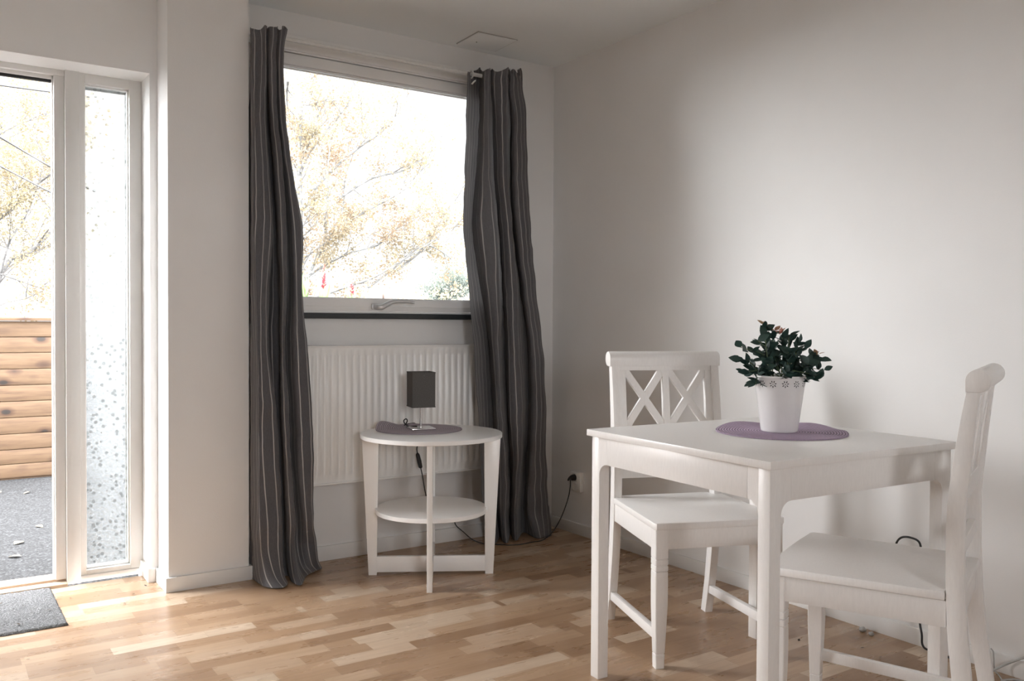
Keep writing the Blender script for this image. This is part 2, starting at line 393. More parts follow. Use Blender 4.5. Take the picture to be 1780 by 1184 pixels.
struct('baseboard_pier', M_trim, (-1.946, -1.606, -0.105, -0.093, 0, 0.057), (-1.618, -1.606, -0.0935, 0.011, 0, 0.057), (-1.946, -1.934, -0.0935, 0.075, 0, 0.057), bev=0.0015)
struct('baseboard_door', M_trim, (-1.975, -1.946, 0.075, 0.087, 0, 0.057), (-1.975, -1.963, 0.0865, 0.232, 0, 0.057), bev=0.0015)
struct('baseboard_back', M_trim, (-4.9, 0.0, -6.2, -6.188, 0, 0.057), bev=0.0015)

# ---- main window
win = empty('window_1', (-0.98, 0.0, 1.09)); win['kind'] = 'structure'
def W(name, mats, *boxes, bev=0.0015):
    bm = bmesh.new()
    for b in boxes: box(bm, *b, bev=bev)
    o = link(name, bm, mats, win, 35); o.location = (0.98, 0, -1.09); return o
W('window_frame', M_wframe, (-1.53, -1.49, 0.004, 0.11, 1.09, 2.24), (-0.36, -0.32, 0.004, 0.11, 1.09, 2.24), (-1.53, -0.32, 0.004, 0.11, 2.225, 2.24), (-1.53, -0.32, 0.004, 0.11, 1.10, 1.112))
W('window_casing', M_wframe, (-1.60, -0.26, -0.004, 0.012, 2.232, 2.296), bev=0.003)
sash = W('window_sash', M_wframe, (-1.487, -1.455, 0.0, 0.07, 1.113, 2.222), (-0.395, -0.363, 0.0, 0.07, 1.113, 2.222), (-1.487, -0.363, 0.0, 0.07, 2.172, 2.219), (-1.487, -0.363, 0.0, 0.07, 1.113, 1.168),
  (-1.487, -0.363, -0.004, 0.0, 1.135, 1.137))
W('glazing_bead', M_wframe, (-1.457, -0.393, 0.018, 0.026, 2.166, 2.173), (-1.457, -0.393, 0.03, 0.04, 2.160, 2.167), (-1.457, -0.393, 0.01, 0.03, 1.166, 1.174), bev=0.001)
W('window_pane', M_glass, (-1.46, -0.39, 0.040, 0.044, 1.16, 2.18), bev=0)
W('window_sill', M_sill, (-1.535, -0.31, -0.012, 0.03, 1.079, 1.104), bev=0.002)
bm = bmesh.new()
box(bm, -1.030, -1.000, -0.012, -0.002, 1.122, 1.150, bev=0.003)
tube(bm, [(-1.012, -0.010, 1.134), (-1.010, -0.030, 1.133), (-0.995, -0.040, 1.133), (-0.968, -0.042, 1.146), (-0.935, -0.042, 1.158), (-0.87, -0.042, 1.160), (-0.83, -0.042, 1.156)], [0.012, 0.012, 0.013, 0.012, 0.009, 0.0075, 0.006], 10)
o = link('window_handle', bm, M_satin, win, 60); o.location = (0.98, 0, -1.09); o['label'] = 'brushed metal lever handle'

# ---- door opening with side light
dr = empty('door_1', (-2.7, 0.24, 0.0)); dr['kind'] = 'structure'
def D(name, mats, parent, *boxes, bev=0.0015):
    bm = bmesh.new()
    for b in boxes: box(bm, *b, bev=bev)
    o = link(name, bm, mats, parent, 35); o.location = -Vector(parent.location); return o
D('door_post', M_frame, dr, (-2.252, -2.201, 0.228, 0.33, 0.0, 2.068))
D('door_jamb', M_frame, dr, (-2.290, -2.2525, 0.246, 0.33, 0.02, 2.062), (-2.296, -2.289, 0.262, 0.30, 0.02, 2.04), (-3.2, -3.15, 0.24, 0.33, 0.0, 2.062))
D('door_head', M_frame, dr, (-3.15, -2.2525, 0.240, 0.33, 2.040, 2.062), (-3.15, -2.29, 0.262, 0.30, 2.026, 2.042))
D('weather_strip', M_dark, dr, (-3.15, -2.296, 0.272, 0.290, 2.016, 2.0265), bev=0)
s = N('pale_wood_threshold'); nn = s.noise(s.coords(scale=(2, 30, 30)), 4, 4); s.set(s.ramp(nn, [(0.3, (0.50, 0.36, 0.25)), (0.7, (0.66, 0.53, 0.41))]), 0.5); M_thr = s.m
D('threshold', M_thr, dr, (-3.2, -2.2525, 0.255, 0.345, -0.02, 0.022), (-3.2, -2.2525, 0.200, 0.254, -0.02, 0.012), bev=0.003)
sl = empty('window_2', (-2.08, 0.24, 0.0)); sl['kind'] = 'structure'
D('window_frame', M_frame, sl, (-2.2005, -2.179, 0.240, 0.33, 0.026, 2.068), (-2.011, -1.964, 0.240, 0.33, 0.026, 2.068), (-2.179, -2.011, 0.240, 0.33, 2.024, 2.068), (-2.179, -2.011, 0.240, 0.33, 0.026, 0.044),
  (-2.2005, -1.975, 0.234, 0.33, 0.0, 0.025))
D('glazing_bead', M_trim, sl, (-2.179, -2.174, 0.262, 0.274, 0.044, 2.024), (-2.016, -2.011, 0.262, 0.274, 0.044, 2.024), (-2.179, -2.011, 0.262, 0.274, 2.019, 2.024), (-2.179, -2.011, 0.262, 0.274, 0.044, 0.050), bev=0.001)
D('window_pane', M_obscure, sl, (-2.178, -2.012, 0.276, 0.2765, 0.046, 2.022), bev=0)
D('glass_spacer', M_satin, sl, (-2.174, -2.018, 0.284, 0.292, 2.008, 2.018), (-2.022, -2.016, 0.284, 0.292, 0.05, 2.018), bev=0)

# added fill window, unseen behind the camera, sized to lift the room light
struct('fill_window', M_frame, (-3.35, -3.32, -6.36, -6.30, 1.12, 2.08), (-2.58, -2.55, -6.36, -6.30, 1.12, 2.08), (-3.32, -2.58, -6.36, -6.30, 1.12, 1.15), (-3.32, -2.58, -6.36, -6.30, 2.05, 2.08))

# ---- ceiling hatch
t = tag(empty('ceiling_hatch', (-0.502, -0.144, CZ)), 'flush white square inspection hatch in the ceiling above the right curtain', 'ceiling hatch')
a = (-0.503, -0.144)
M2 = Matrix.Rotation(R_(-1.5), 4, 'Z')
bm = bmesh.new(); box(bm, -0.104, 0.104, -0.099, 0.099, -0.006, -0.0015, bev=0.001, M=M2); link('hatch_door', bm, M_ceil, t, 35)
bm = bmesh.new()
for bx in ((-0.108, 0.108, -0.103, -0.1005), (-0.108, 0.108, 0.1005, 0.103), (-0.108, -0.1055, -0.103, 0.103), (0.1055, 0.108, -0.103, 0.103)):
    box(bm, *bx, -0.004, -0.0002, M=M2)
link('hatch_frame', bm, M_cablew, t)
bm = bmesh.new(); lathe(bm, [(0, -0.0075), (0.003, -0.0075), (0.003, -0.005)], -0.045, 0.02, 12); link('latch', bm, M_dark, t)

# ------------------------------------------------------------------ radiator
RX0, RX1, RZ0, RZ1, RY = -1.43, -0.42, 0.357, 0.957, -0.082
t = tag(empty('radiator', (-0.92, -0.03, 0.357)), 'white ribbed panel radiator under the window, between the two curtains', 'radiator')
bm = bmesh.new()
# ribbed front panel: profile in x extruded in z with closed ends
pitch = 0.0333; n = int((RX1 - RX0 - 0.03) / pitch); xs = []
x = RX0 + 0.015
prof = [(RX0, 0.0)]
for i in range(n):
    b = x + i * pitch
    prof += [(b + 0.004, 0.0), (b + 0.009, 1.0), (b + 0.0243, 1.0), (b + 0.0293, 0.0)]
prof.append((RX1, 0.0))
zs = [(RZ0, 0), (RZ0 + 0.034, 0), (RZ0 + 0.046, 1), (RZ1 - 0.046, 1), (RZ1 - 0.034, 0), (RZ1 - 0.004, 0)]
grid = [[bm.verts.new((px - (-0.92), RY + 0.008 - 0.008 * h * k + 0.03, z - 0.357)) for px, h in prof] for z, k in zs]
for g0, g1 in zip(grid, grid[1:]):
    for i in range(len(prof) - 1): bm.faces.new((g0[i], g0[i + 1], g1[i + 1], g1[i]))
box(bm, RX0 + 0.92, RX1 + 0.92, RY + 0.0385, RY + 0.044, 0, RZ1 - RZ0 - 0.003, bev=0.001)
link('front_panel', bm, M_rad, t, 50)
B('top_grille', M_rad, t, (RX0 + 0.92 - 0.002, RX1 + 0.92 + 0.002, RY + 0.030, 0.028, 0.596, 0.603), bev=0.002)
B('side_cover', M_rad, t, (RX0 + 0.917, RX0 + 0.921, RY + 0.034, 0.026, 0.01, 0.598), bev=0.001)
B('side_cover', M_rad, t, (RX1 + 0.919, RX1 + 0.923, RY + 0.034, 0.026, 0.01, 0.598), bev=0.001)
B('back_panel', M_rad, t, (RX0 + 0.93, RX1 + 0.91, 0.012, 0.022, 0.0, 0.59), bev=0.002)
B('wall_bracket', M_rad, t, (-0.30, -0.27, 0.02, 0.041, 0.05, 0.55), bev=0.001)
B('wall_bracket', M_rad, t, (0.27, 0.30, 0.02, 0.041, 0.05, 0.55), bev=0.001)
B('bottom_lip', M_rad, t, (RX0 + 0.92, RX1 + 0.92, RY + 0.026, RY + 0.034, -0.003, 0.004), bev=0.001)

# ------------------------------------------------------------------ curtains and rod
t = tag(empty('curtain_rod', (-0.95, -0.09, 2.236)), 'thin white metal curtain rod above the window, carrying both curtains', 'curtain rod')
bm = bmesh.new(); tube(bm, [(-0.655, 0, 0.010), (0.0, 0, 0.011), (0.655, 0, 0.012)], 0.0095, 14); link('pole', bm, M_whitepl, t, 60)
for x in (-0.62, 0.62):
    bm = bmesh.new(); tube(bm, [(x, 0.10, 0.013), (x, 0.0, 0.012)], 0.006, 8, sm=1); tube(bm, [(x, 0.10, 0.013), (x, 0.092, 0.013)], 0.018, 16, sm=1)
    link('bracket', bm, M_whitepl, t, 60)
bm = bmesh.new(); tube(bm, [(0.655, 0, 0.012), (0.672, 0, 0.012)], 0.012, 14, sm=1); link('finial', bm, M_whitepl, t, 60)
CURT_L=[
[(-1.628,-0.108,2.256),(-1.626,-0.108,2.256),(-1.622,-0.135,2.250),(-1.591,-0.140,2.254),(-1.561,-0.135,2.261),(-1.563,-0.111,2.268),(-1.543,-0.108,2.272),(-1.541,-0.132,2.266),(-1.511,-0.135,2.271),(-1.510,-0.111,2.278),(-1.497,-0.129,2.275),(-1.469,-0.126,2.282),(-1.484,-0.108,2.284)],
[(-1.628,-0.108,2.135),(-1.626,-0.108,2.136),(-1.625,-0.142,2.127),(-1.589,-0.148,2.132),(-1.559,-0.142,2.139),(-1.558,-0.112,2.146),(-1.543,-0.108,2.150),(-1.548,-0.138,2.142),(-1.521,-0.142,2.145),(-1.515,-0.112,2.154),(-1.508,-0.134,2.150),(-1.485,-0.130,2.155),(-1.489,-0.108,2.159)],
[(-1.608,-0.044,1.918),(-1.604,-0.044,1.919),(-1.624,-0.147,1.896),(-1.599,-0.165,1.896),(-1.565,-0.147,1.904),(-1.545,-0.056,1.924),(-1.516,-0.044,1.931),(-1.542,-0.135,1.909),(-1.517,-0.147,1.911),(-1.491,-0.056,1.932),(-1.499,-0.123,1.918),(-1.468,-0.111,1.924),(-1.457,-0.044,1.939)],
[(-1.607,-0.041,1.681),(-1.603,-0.041,1.682),(-1.619,-0.152,1.665),(-1.590,-0.172,1.665),(-1.553,-0.152,1.671),(-1.525,-0.054,1.688),(-1.501,-0.041,1.692),(-1.524,-0.139,1.676),(-1.495,-0.152,1.677),(-1.465,-0.054,1.694),(-1.471,-0.126,1.683),(-1.439,-0.113,1.688),(-1.436,-0.041,1.699)],
[(-1.607,-0.038,1.444),(-1.599,-0.038,1.444),(-1.625,-0.158,1.432),(-1.592,-0.179,1.432),(-1.540,-0.158,1.438),(-1.509,-0.052,1.449),(-1.485,-0.038,1.451),(-1.511,-0.144,1.441),(-1.487,-0.158,1.441),(-1.445,-0.052,1.453),(-1.448,-0.130,1.446),(-1.397,-0.116,1.450),(-1.404,-0.038,1.457)],
[(-1.611,-0.052,1.204),(-1.604,-0.052,1.204),(-1.639,-0.171,1.200),(-1.608,-0.193,1.200),(-1.564,-0.171,1.202),(-1.519,-0.066,1.206),(-1.479,-0.052,1.208),(-1.506,-0.157,1.204),(-1.487,-0.171,1.204),(-1.444,-0.066,1.208),(-1.442,-0.143,1.206),(-1.405,-0.129,1.208),(-1.409,-0.052,1.210)],
[(-1.627,-0.102,0.967),(-1.619,-0.102,0.967),(-1.643,-0.199,0.970),(-1.616,-0.216,0.970),(-1.573,-0.199,0.969),(-1.544,-0.113,0.967),(-1.494,-0.102,0.966),(-1.517,-0.188,0.968),(-1.506,-0.199,0.968),(-1.471,-0.113,0.966),(-1.454,-0.176,0.967),(-1.395,-0.165,0.966),(-1.407,-0.102,0.965)],
[(-1.627,-0.101,0.731),(-1.619,-0.101,0.731),(-1.634,-0.201,0.739),(-1.612,-0.219,0.740),(-1.545,-0.201,0.735),(-1.525,-0.113,0.728),(-1.491,-0.101,0.725),(-1.513,-0.190,0.733),(-1.493,-0.201,0.733),(-1.456,-0.113,0.724),(-1.445,-0.178,0.729),(-1.378,-0.166,0.725),(-1.386,-0.101,0.720)],
[(-1.626,-0.101,0.495),(-1.617,-0.101,0.494),(-1.633,-0.204,0.509),(-1.613,-0.222,0.510),(-1.532,-0.204,0.501),(-1.505,-0.113,0.486),(-1.481,-0.101,0.483),(-1.504,-0.192,0.497),(-1.481,-0.204,0.496),(-1.446,-0.113,0.481),(-1.436,-0.180,0.489),(-1.368,-0.167,0.482),(-1.371,-0.101,0.474)],
[(-1.626,-0.100,0.258),(-1.617,-0.100,0.257),(-1.622,-0.206,0.277),(-1.596,-0.225,0.277),(-1.523,-0.206,0.265),(-1.495,-0.113,0.244),(-1.471,-0.100,0.239),(-1.494,-0.194,0.259),(-1.465,-0.206,0.258),(-1.426,-0.113,0.236),(-1.416,-0.181,0.248),(-1.369,-0.169,0.240),(-1.365,-0.100,0.226)],
[(-1.612,-0.060,0.130),(-1.611,-0.080,0.130),(-1.604,-0.180,0.130),(-1.584,-0.210,0.130),(-1.518,-0.200,0.130),(-1.494,-0.110,0.130),(-1.471,-0.100,0.130),(-1.484,-0.170,0.130),(-1.463,-0.200,0.130),(-1.425,-0.110,0.130),(-1.392,-0.130,0.130),(-1.337,-0.120,0.130),(-1.348,-0.070,0.130)],
[(-1.609,-0.060,0.045),(-1.607,-0.090,0.045),(-1.605,-0.210,0.045),(-1.571,-0.250,0.045),(-1.522,-0.230,0.045),(-1.496,-0.130,0.045),(-1.474,-0.130,0.045),(-1.488,-0.210,0.045),(-1.471,-0.250,0.045),(-1.421,-0.140,0.045),(-1.384,-0.150,0.045),(-1.325,-0.110,0.045),(-1.339,-0.060,0.045)],
[(-1.608,-0.070,0.006),(-1.609,-0.120,0.006),(-1.602,-0.250,0.006),(-1.553,-0.300,0.006),(-1.513,-0.260,0.006),(-1.492,-0.160,0.006),(-1.473,-0.160,0.006),(-1.490,-0.250,0.006),(-1.474,-0.305,0.006),(-1.413,-0.200,0.006),(-1.356,-0.150,0.006),(-1.311,-0.120,0.006),(-1.314,-0.050,0.006)],
]
CURT_R=[
[(-0.595,-0.135,2.249),(-0.552,-0.100,2.264),(-0.495,-0.060,2.283),(-0.476,-0.050,2.289),(-0.521,-0.143,2.259),(-0.492,-0.148,2.263),(-0.455,-0.110,2.278),(-0.453,-0.139,2.271),(-0.393,-0.148,2.279),(-0.354,-0.108,2.295),(-0.362,-0.141,2.286),(-0.323,-0.143,2.292),(-0.297,-0.130,2.299),(-0.309,-0.112,2.301)],
[(-0.604,-0.135,2.145),(-0.558,-0.100,2.160),(-0.501,-0.060,2.177),(-0.482,-0.050,2.182),(-0.517,-0.148,2.156),(-0.495,-0.153,2.158),(-0.454,-0.111,2.173),(-0.456,-0.143,2.166),(-0.396,-0.153,2.173),(-0.353,-0.108,2.189),(-0.365,-0.146,2.179),(-0.319,-0.148,2.186),(-0.285,-0.133,2.194),(-0.302,-0.113,2.196)],
[(-0.607,-0.135,2.038),(-0.557,-0.100,2.051),(-0.500,-0.060,2.067),(-0.481,-0.050,2.071),(-0.522,-0.147,2.047),(-0.496,-0.156,2.049),(-0.428,-0.081,2.073),(-0.445,-0.138,2.059),(-0.398,-0.156,2.062),(-0.318,-0.076,2.089),(-0.349,-0.143,2.072),(-0.304,-0.147,2.077),(-0.259,-0.121,2.088),(-0.269,-0.085,2.094)],
[(-0.629,-0.159,1.763),(-0.580,-0.114,1.775),(-0.524,-0.068,1.787),(-0.499,-0.049,1.792),(-0.527,-0.146,1.775),(-0.490,-0.159,1.777),(-0.399,-0.049,1.802),(-0.427,-0.133,1.787),(-0.391,-0.159,1.787),(-0.293,-0.042,1.813),(-0.345,-0.140,1.795),(-0.295,-0.146,1.799),(-0.237,-0.107,1.810),(-0.232,-0.055,1.818)],
[(-0.638,-0.165,1.495),(-0.589,-0.116,1.502),(-0.534,-0.066,1.510),(-0.515,-0.045,1.513),(-0.541,-0.151,1.502),(-0.459,-0.165,1.506),(-0.362,-0.045,1.523),(-0.401,-0.137,1.512),(-0.367,-0.165,1.512),(-0.274,-0.038,1.529),(-0.326,-0.144,1.517),(-0.276,-0.151,1.519),(-0.219,-0.109,1.527),(-0.207,-0.052,1.532)],
[(-0.616,-0.178,1.228),(-0.571,-0.129,1.230),(-0.502,-0.080,1.234),(-0.476,-0.059,1.235),(-0.509,-0.164,1.231),(-0.453,-0.178,1.232),(-0.348,-0.059,1.239),(-0.389,-0.150,1.235),(-0.347,-0.178,1.235),(-0.240,-0.052,1.242),(-0.292,-0.157,1.237),(-0.249,-0.164,1.238),(-0.191,-0.122,1.241),(-0.186,-0.066,1.243)],
[(-0.605,-0.204,0.960),(-0.552,-0.164,0.959),(-0.486,-0.124,0.957),(-0.458,-0.107,0.957),(-0.493,-0.192,0.959),(-0.462,-0.204,0.959),(-0.372,-0.107,0.956),(-0.394,-0.181,0.958),(-0.356,-0.204,0.958),(-0.231,-0.102,0.954),(-0.269,-0.187,0.957),(-0.225,-0.192,0.956),(-0.176,-0.158,0.955),(-0.175,-0.113,0.954)],
[(-0.582,-0.204,0.691),(-0.532,-0.164,0.686),(-0.467,-0.124,0.680),(-0.437,-0.107,0.677),(-0.472,-0.192,0.685),(-0.447,-0.204,0.685),(-0.356,-0.107,0.673),(-0.385,-0.181,0.680),(-0.334,-0.204,0.680),(-0.221,-0.101,0.667),(-0.254,-0.187,0.675),(-0.202,-0.192,0.673),(-0.153,-0.158,0.668),(-0.151,-0.113,0.664)],
[(-0.561,-0.204,0.420),(-0.517,-0.164,0.411),(-0.452,-0.123,0.401),(-0.415,-0.106,0.395),(-0.451,-0.192,0.409),(-0.419,-0.204,0.408),(-0.334,-0.106,0.388),(-0.363,-0.181,0.401),(-0.335,-0.204,0.401),(-0.233,-0.101,0.379),(-0.265,-0.186,0.393),(-0.207,-0.192,0.389),(-0.147,-0.158,0.380),(-0.142,-0.112,0.373)],
[(-0.554,-0.204,0.230),(-0.503,-0.163,0.217),(-0.444,-0.123,0.204),(-0.407,-0.106,0.197),(-0.443,-0.192,0.216),(-0.411,-0.204,0.214),(-0.325,-0.106,0.188),(-0.362,-0.181,0.205),(-0.351,-0.204,0.208),(-0.245,-0.100,0.179),(-0.271,-0.186,0.196),(-0.198,-0.192,0.189),(-0.138,-0.158,0.177),(-0.133,-0.112,0.168)],
[(-0.488,-0.120,0.130),(-0.500,-0.170,0.130),(-0.468,-0.170,0.130),(-0.379,-0.070,0.130),(-0.421,-0.160,0.130),(-0.395,-0.170,0.130),(-0.308,-0.070,0.130),(-0.348,-0.150,0.130),(-0.348,-0.190,0.130),(-0.227,-0.070,0.130),(-0.259,-0.170,0.130),(-0.182,-0.180,0.130),(-0.121,-0.150,0.130),(-0.088,-0.060,0.130)],
[(-0.462,-0.100,0.006),(-0.474,-0.150,0.006),(-0.447,-0.160,0.006),(-0.359,-0.060,0.006),(-0.404,-0.150,0.006),(-0.401,-0.190,0.006),(-0.297,-0.060,0.006),(-0.340,-0.150,0.006),(-0.330,-0.170,0.006),(-0.216,-0.060,0.006),(-0.231,-0.190,0.006),(-0.182,-0.200,0.006),(-0.128,-0.180,0.006),(-0.079,-0.060,0.006)],
]

def interp_curve(pts, t):
    """Catmull-Rom on list of Vectors at parameter t in [0, n-1]"""
    n = len(pts); i = min(int(t), n - 2); f = t - i
    p0 = pts[max(i - 1, 0)]; p1 = pts[i]; p2 = pts[i + 1]; p3 = pts[min(i + 2, n - 1)]
    return 0.5 * ((2 * p1) + (p2 - p0) * f + (2 * p0 - 5 * p1 + 4 * p2 - p3) * f * f + (3 * p1 - p0 - 3 * p2 + p3) * f ** 3)
from mathutils import noise as mnoise
def make_curtain(name, rows, seed, label, hem_z):
    KU, KV = 10, 9
    V = [[Vector(p) for p in r] for r in rows]
    nr, nc = len(V), len(V[0])
    cols = []
    for j in range((nc - 1) * KU + 1):
        cols.append([interp_curve(r, j / KU) for r in V])
    nV = (nr - 1) * KV + 1
    G = [[interp_curve(c, i / KV) for c in cols] for i in range(nV)]
    # arc length across, averaged over rows -> stripe coordinate
    us = [0.0]
    for j in range(1, len(cols)):
        us.append(us[-1] + sum((G[i][j] - G[i][j - 1]).length for i in range(0, nV, KV)) / len(range(0, nV, KV)))
    bm = bmesh.new(); uvl = bm.loops.layers.uv.new('UVMap')
    vs = []; zmax = max(p.z for p in G[0])
    for i, row in enumerate(G):
        r = []
        for j, p in enumerate(row):
            q = p.copy()
            fall = i / nV
            w = mnoise.noise(Vector((us[j] * 9 + seed, q.z * 2.2, 0))) * 0.016 + mnoise.noise(Vector((us[j] * 22, q.z * 7 + seed, 3))) * 0.007 * (0.4 + fall)
            cr = mnoise.noise(Vector((us[j] * 5 + q.z * 9, q.z * 11 - us[j] * 6, seed))) * 0.009
            dmp = min(1.0, (q.z) / 0.12) if q.z < 0.12 else 1.0
            q.y += (w + cr) * dmp; q.x += w * 0.5 * dmp
            q.z = max(q.z, 0.004)
            if i < 14: tp = (1 - i / 14) ** 2; q.z += mnoise.noise(Vector((us[j] * 17, seed, i * 0.05))) * 0.022 * tp; q.y += mnoise.noise(Vector((us[j] * 15, seed + 5, i * 0.3))) * 0.014 * tp
            if q.y > -0.018: q.y = -0.018
            xm = -1.604 if q.y > -0.108 else -1.617
            if q.x < xm: q.x = xm
            if q.y > RY - 0.010 and 0.30 < q.z < 1.0 and RX0 < q.x < RX1 + 0.01: q.y = RY - 0.010
            r.append(bm.verts.new(q))
        vs.append(r)
    for i in range(nV - 1):
        for j in range(len(cols) - 1):
            f = bm.faces.new((vs[i][j], vs[i + 1][j], vs[i + 1][j + 1], vs[i][j + 1]))
            for lp, (a, b) in zip(f.loops, ((i, j), (i + 1, j), (i + 1, j + 1), (i, j + 1))):
                lp[uvl].uv = (us[b], G[a][b].z)
    o = link(name, bm, M_curtain, None, 180)
    sm = o.modifiers.new('thickness', 'SOLIDIFY'); sm.thickness = 0.0012; sm.offset = 0
    return tag(o, label, 'curtain', 'pinstriped window curtains')
cl = make_curtain('curtain', CURT_L, 3.1, 'dark grey pinstriped curtain beside the white pier, its hem spread out on the floor', 0)
crt = make_curtain('curtain', CURT_R, 8.7, 'dark grey pinstriped curtain nearest the room corner, hanging from a ring on the rod', 0)
bm = bmesh.new()
def torus(bm, cx, cy, cz, R, r, axis='x', n=28, m=10):
    rings = []
    for i in range(n):
        a = 2 * math.pi * i / n; ring = []
        for k in range(m):
            b = 2 * math.pi * k / m
            rr = R + r * math.cos(b); h = r * math.sin(b)
            if axis == 'x': ring.append(bm.verts.new((cx + h, cy + rr * math.cos(a), cz + rr * math.sin(a))))
            else: ring.append(bm.verts.new((cx + rr * math.cos(a), cy + rr * math.sin(a), cz + h)))
        rings.append(ring)
    for i in range(n):
        for k in range(m):
            bm.faces.new((rings[i][k], rings[(i + 1) % n][k], rings[(i + 1) % n][(k + 1) % m], rings[i][(k + 1) % m]))
torus(bm, -0.556, -0.092, 2.245, 0.0175, 0.0045)
o = link('eyelet', bm, M_whitepl, crt, 60); o['label'] = 'white eyelet ring round the rod'
bm = bmesh.new(); tube(bm, [(-0.560, -0.135, 2.205), (-0.570, -0.142, 2.198), (-0.582, -0.14, 2.185)], 0.004, 8)
o = link('tape_hook', bm, M_whitepl, crt, 60)

# ------------------------------------------------------------------ wall socket
t = tag(empty('wall_socket', (0.012, -0.2205, 0.218)), 'white double power socket low on the right wall near the corner', 'socket')
def LP(name, mats, bxs, bev=0.003):
    return B(name, mats, t, *bxs, bev=bev)
LP('back_box', M_whitepl, [(-0.027, 0.0, -0.040, 0.040, 0.0, 0.098)], 0.004)
for zc in (0.072, 0.028):
    bm = bmesh.new()
    lathe(bm, [(0.0225, -0.0005), (0.021, 0.002), (0.0195, 0.002), (0.0185, -0.004), (0.0, -0.004)], 0, 0, 32)
    for yy in (-0.009, 0.009): lathe(bm, [(0.0028, -0.0035), (0.0, -0.0035)], yy, 0, 10, 1)
    o = link('outlet', bm, [M_whitepl, M_dark], t, 40); o.location = (-0.0285, 0, zc); o.rotation_euler = (0, R_(-90), 0)

# ------------------------------------------------------------------ round side table with lamp
TC = Vector((-0.949, -0.431, 0)); ang = math.atan2(-0.266, 0.458)
t = tag(empty('side_table', TC, ang), 'small round white side table with lower shelf, in front of the radiator', 'side table')
bm = bmesh.new(); lathe(bm, [(0, 0.582), (0.2955, 0.582), (0.298, 0.5835), (0.298, 0.5985), (0.2965, 0.600), (0, 0.600)], seg=96); link('table_top', bm, M_side, t, 40)
bm = bmesh.new(); lathe(bm, [(0, 0.266), (0.2335, 0.266), (0.235, 0.2675), (0.235, 0.2825), (0.2335, 0.284), (0, 0.284)], seg=96); link('shelf', bm, M_side, t, 40)
for k in range(4):
    bm = bmesh.new()
    # tapered board in the radial plane: wide at the top, narrow at the foot
    pts = [(0.228, 0.0), (0.262, 0.0), (0.291, 0.582), (0.222, 0.582)]
    prism(bm, pts, 'y', -0.011, 0.011, bev=0.001)
    o = link('leg', bm, M_side, t, 35); o.rotation_euler = (0, 0, k * math.pi / 2)
    bm = bmesh.new(); box(bm, 0.236, 0.256, -0.008, 0.008, -0.0, 0.0015); f = link('foot_pad', bm, M_dark, o)
bm = bmesh.new(); box(bm, -0.228, 0.228, -0.010, 0.010, 0.012, 0.078, bev=0.001); link('cross_rail', bm, M_side, t, 35)
bm = bmesh.new(); box(bm, -0.010, 0.010, -0.228, -0.0102, 0.012, 0.078, bev=0.001); box(bm, -0.010, 0.010, 0.0102, 0.228, 0.012, 0.078, bev=0.001); link('cross_rail', bm, M_side, t, 35)

def placemat(name, c, z, r, bumps, mat, label):
    bm = bmesh.new(); NR, NS = 16, 72; th = 0.003
    def H(x, y):
        h = 0
        for bx, by, br, bh in bumps:
            d = math.hypot(x - bx, y - by) / br
            if d < 1: h += bh * (0.5 + 0.5 * math.cos(math.pi * d))
        return h
    tops, bots = [], []
    for side, store, dz in ((1, tops, th), (0, bots, 0)):
        for i in range(NR + 1):
            rr = r * i / NR
            if i == 0: store.append([bm.verts.new((0, 0, dz + H(0, 0)))]); continue
            store.append([bm.verts.new((rr * math.cos(2 * math.pi * k / NS), rr * math.sin(2 * math.pi * k / NS), dz + H(rr * math.cos(2 * math.pi * k / NS), rr * math.sin(2 * math.pi * k / NS)))) for k in range(NS)])
    for store, fl in ((tops, False), (bots, True)):
        for a, b in zip(store, store[1:]):
            for k in range(NS):
                k2 = (k + 1) % NS
                vv = (a[0], b[k], b[k2]) if len(a) == 1 else (a[k], b[k], b[k2], a[k2])
                bm.faces.new(vv[::-1] if fl else vv)
    for k in range(NS):
        k2 = (k + 1) % NS; bm.faces.new((bots[-1][k], bots[-1][k2], tops[-1][k2], tops[-1][k]))
    o = link(name, bm, mat, None, 40); o.location = (c[0], c[1], z)
    return tag(o, label, 'placemat', 'round purple placemats')
placemat('placemat', (-0.948, -0.316), 0.6006, 0.186, [(-0.11, 0.15, 0.12, 0.026), (0.05, 0.19, 0.06, 0.004)], M_pm_b, 'pale mauve round placemat under the small lamp on the side table')

LX, LY = -0.943, -0.323
t = tag(empty('table_lamp', (LX, LY, 0.6037), R_(-13)), 'small lamp with box-shaped dark fabric shade and chrome foot on the side table', 'table lamp')
bm = bmesh.new(); box(bm, -0.053, 0.053, -0.053, 0.053, 0, 0.007, bev=0.002); link('base', bm, M_chrome, t, 35)
bm = bmesh.new(); tube(bm, [(0, 0, 0.006), (0, 0, 0.125)], 0.0055, 16, sm=1); link('stem', bm, M_chrome, t, 60)
bm = bmesh.new()
z0, z1, h, w = 0.098, 0.245, 0.050, 0.0015
for bx in ((-h, h, -h, -h + w), (-h, h, h - w, h), (-h, -h + w, -h + w, h - w), (h - w, h, -h + w, h - w)): box(bm, *bx, z0, z1)
for zz in (z0, z1):
    for bx in ((-h - .001, h + .001, -h - .001, -h + .002), (-h - .001, h + .001, h - .002, h + .001), (-h - .001, -h + .002, -h, h), (h - .002, h + .001, -h, h)): box(bm, *bx, zz - 0.0022, zz + 0.0022)
sh = link('lamp_shade', bm, M_shade, t)
bm = bmesh.new(); tube(bm, [(-h, 0, z1 - 0.012), (0, 0, z1 - 0.03), (h, 0, z1 - 0.012)], 0.0012, 6); tube(bm, [(0, -h, z1 - 0.012), (0, 0, z1 - 0.03), (0, h, z1 - 0.012)], 0.0012, 6); link('shade_spider', bm, M_chrome, sh, 60)
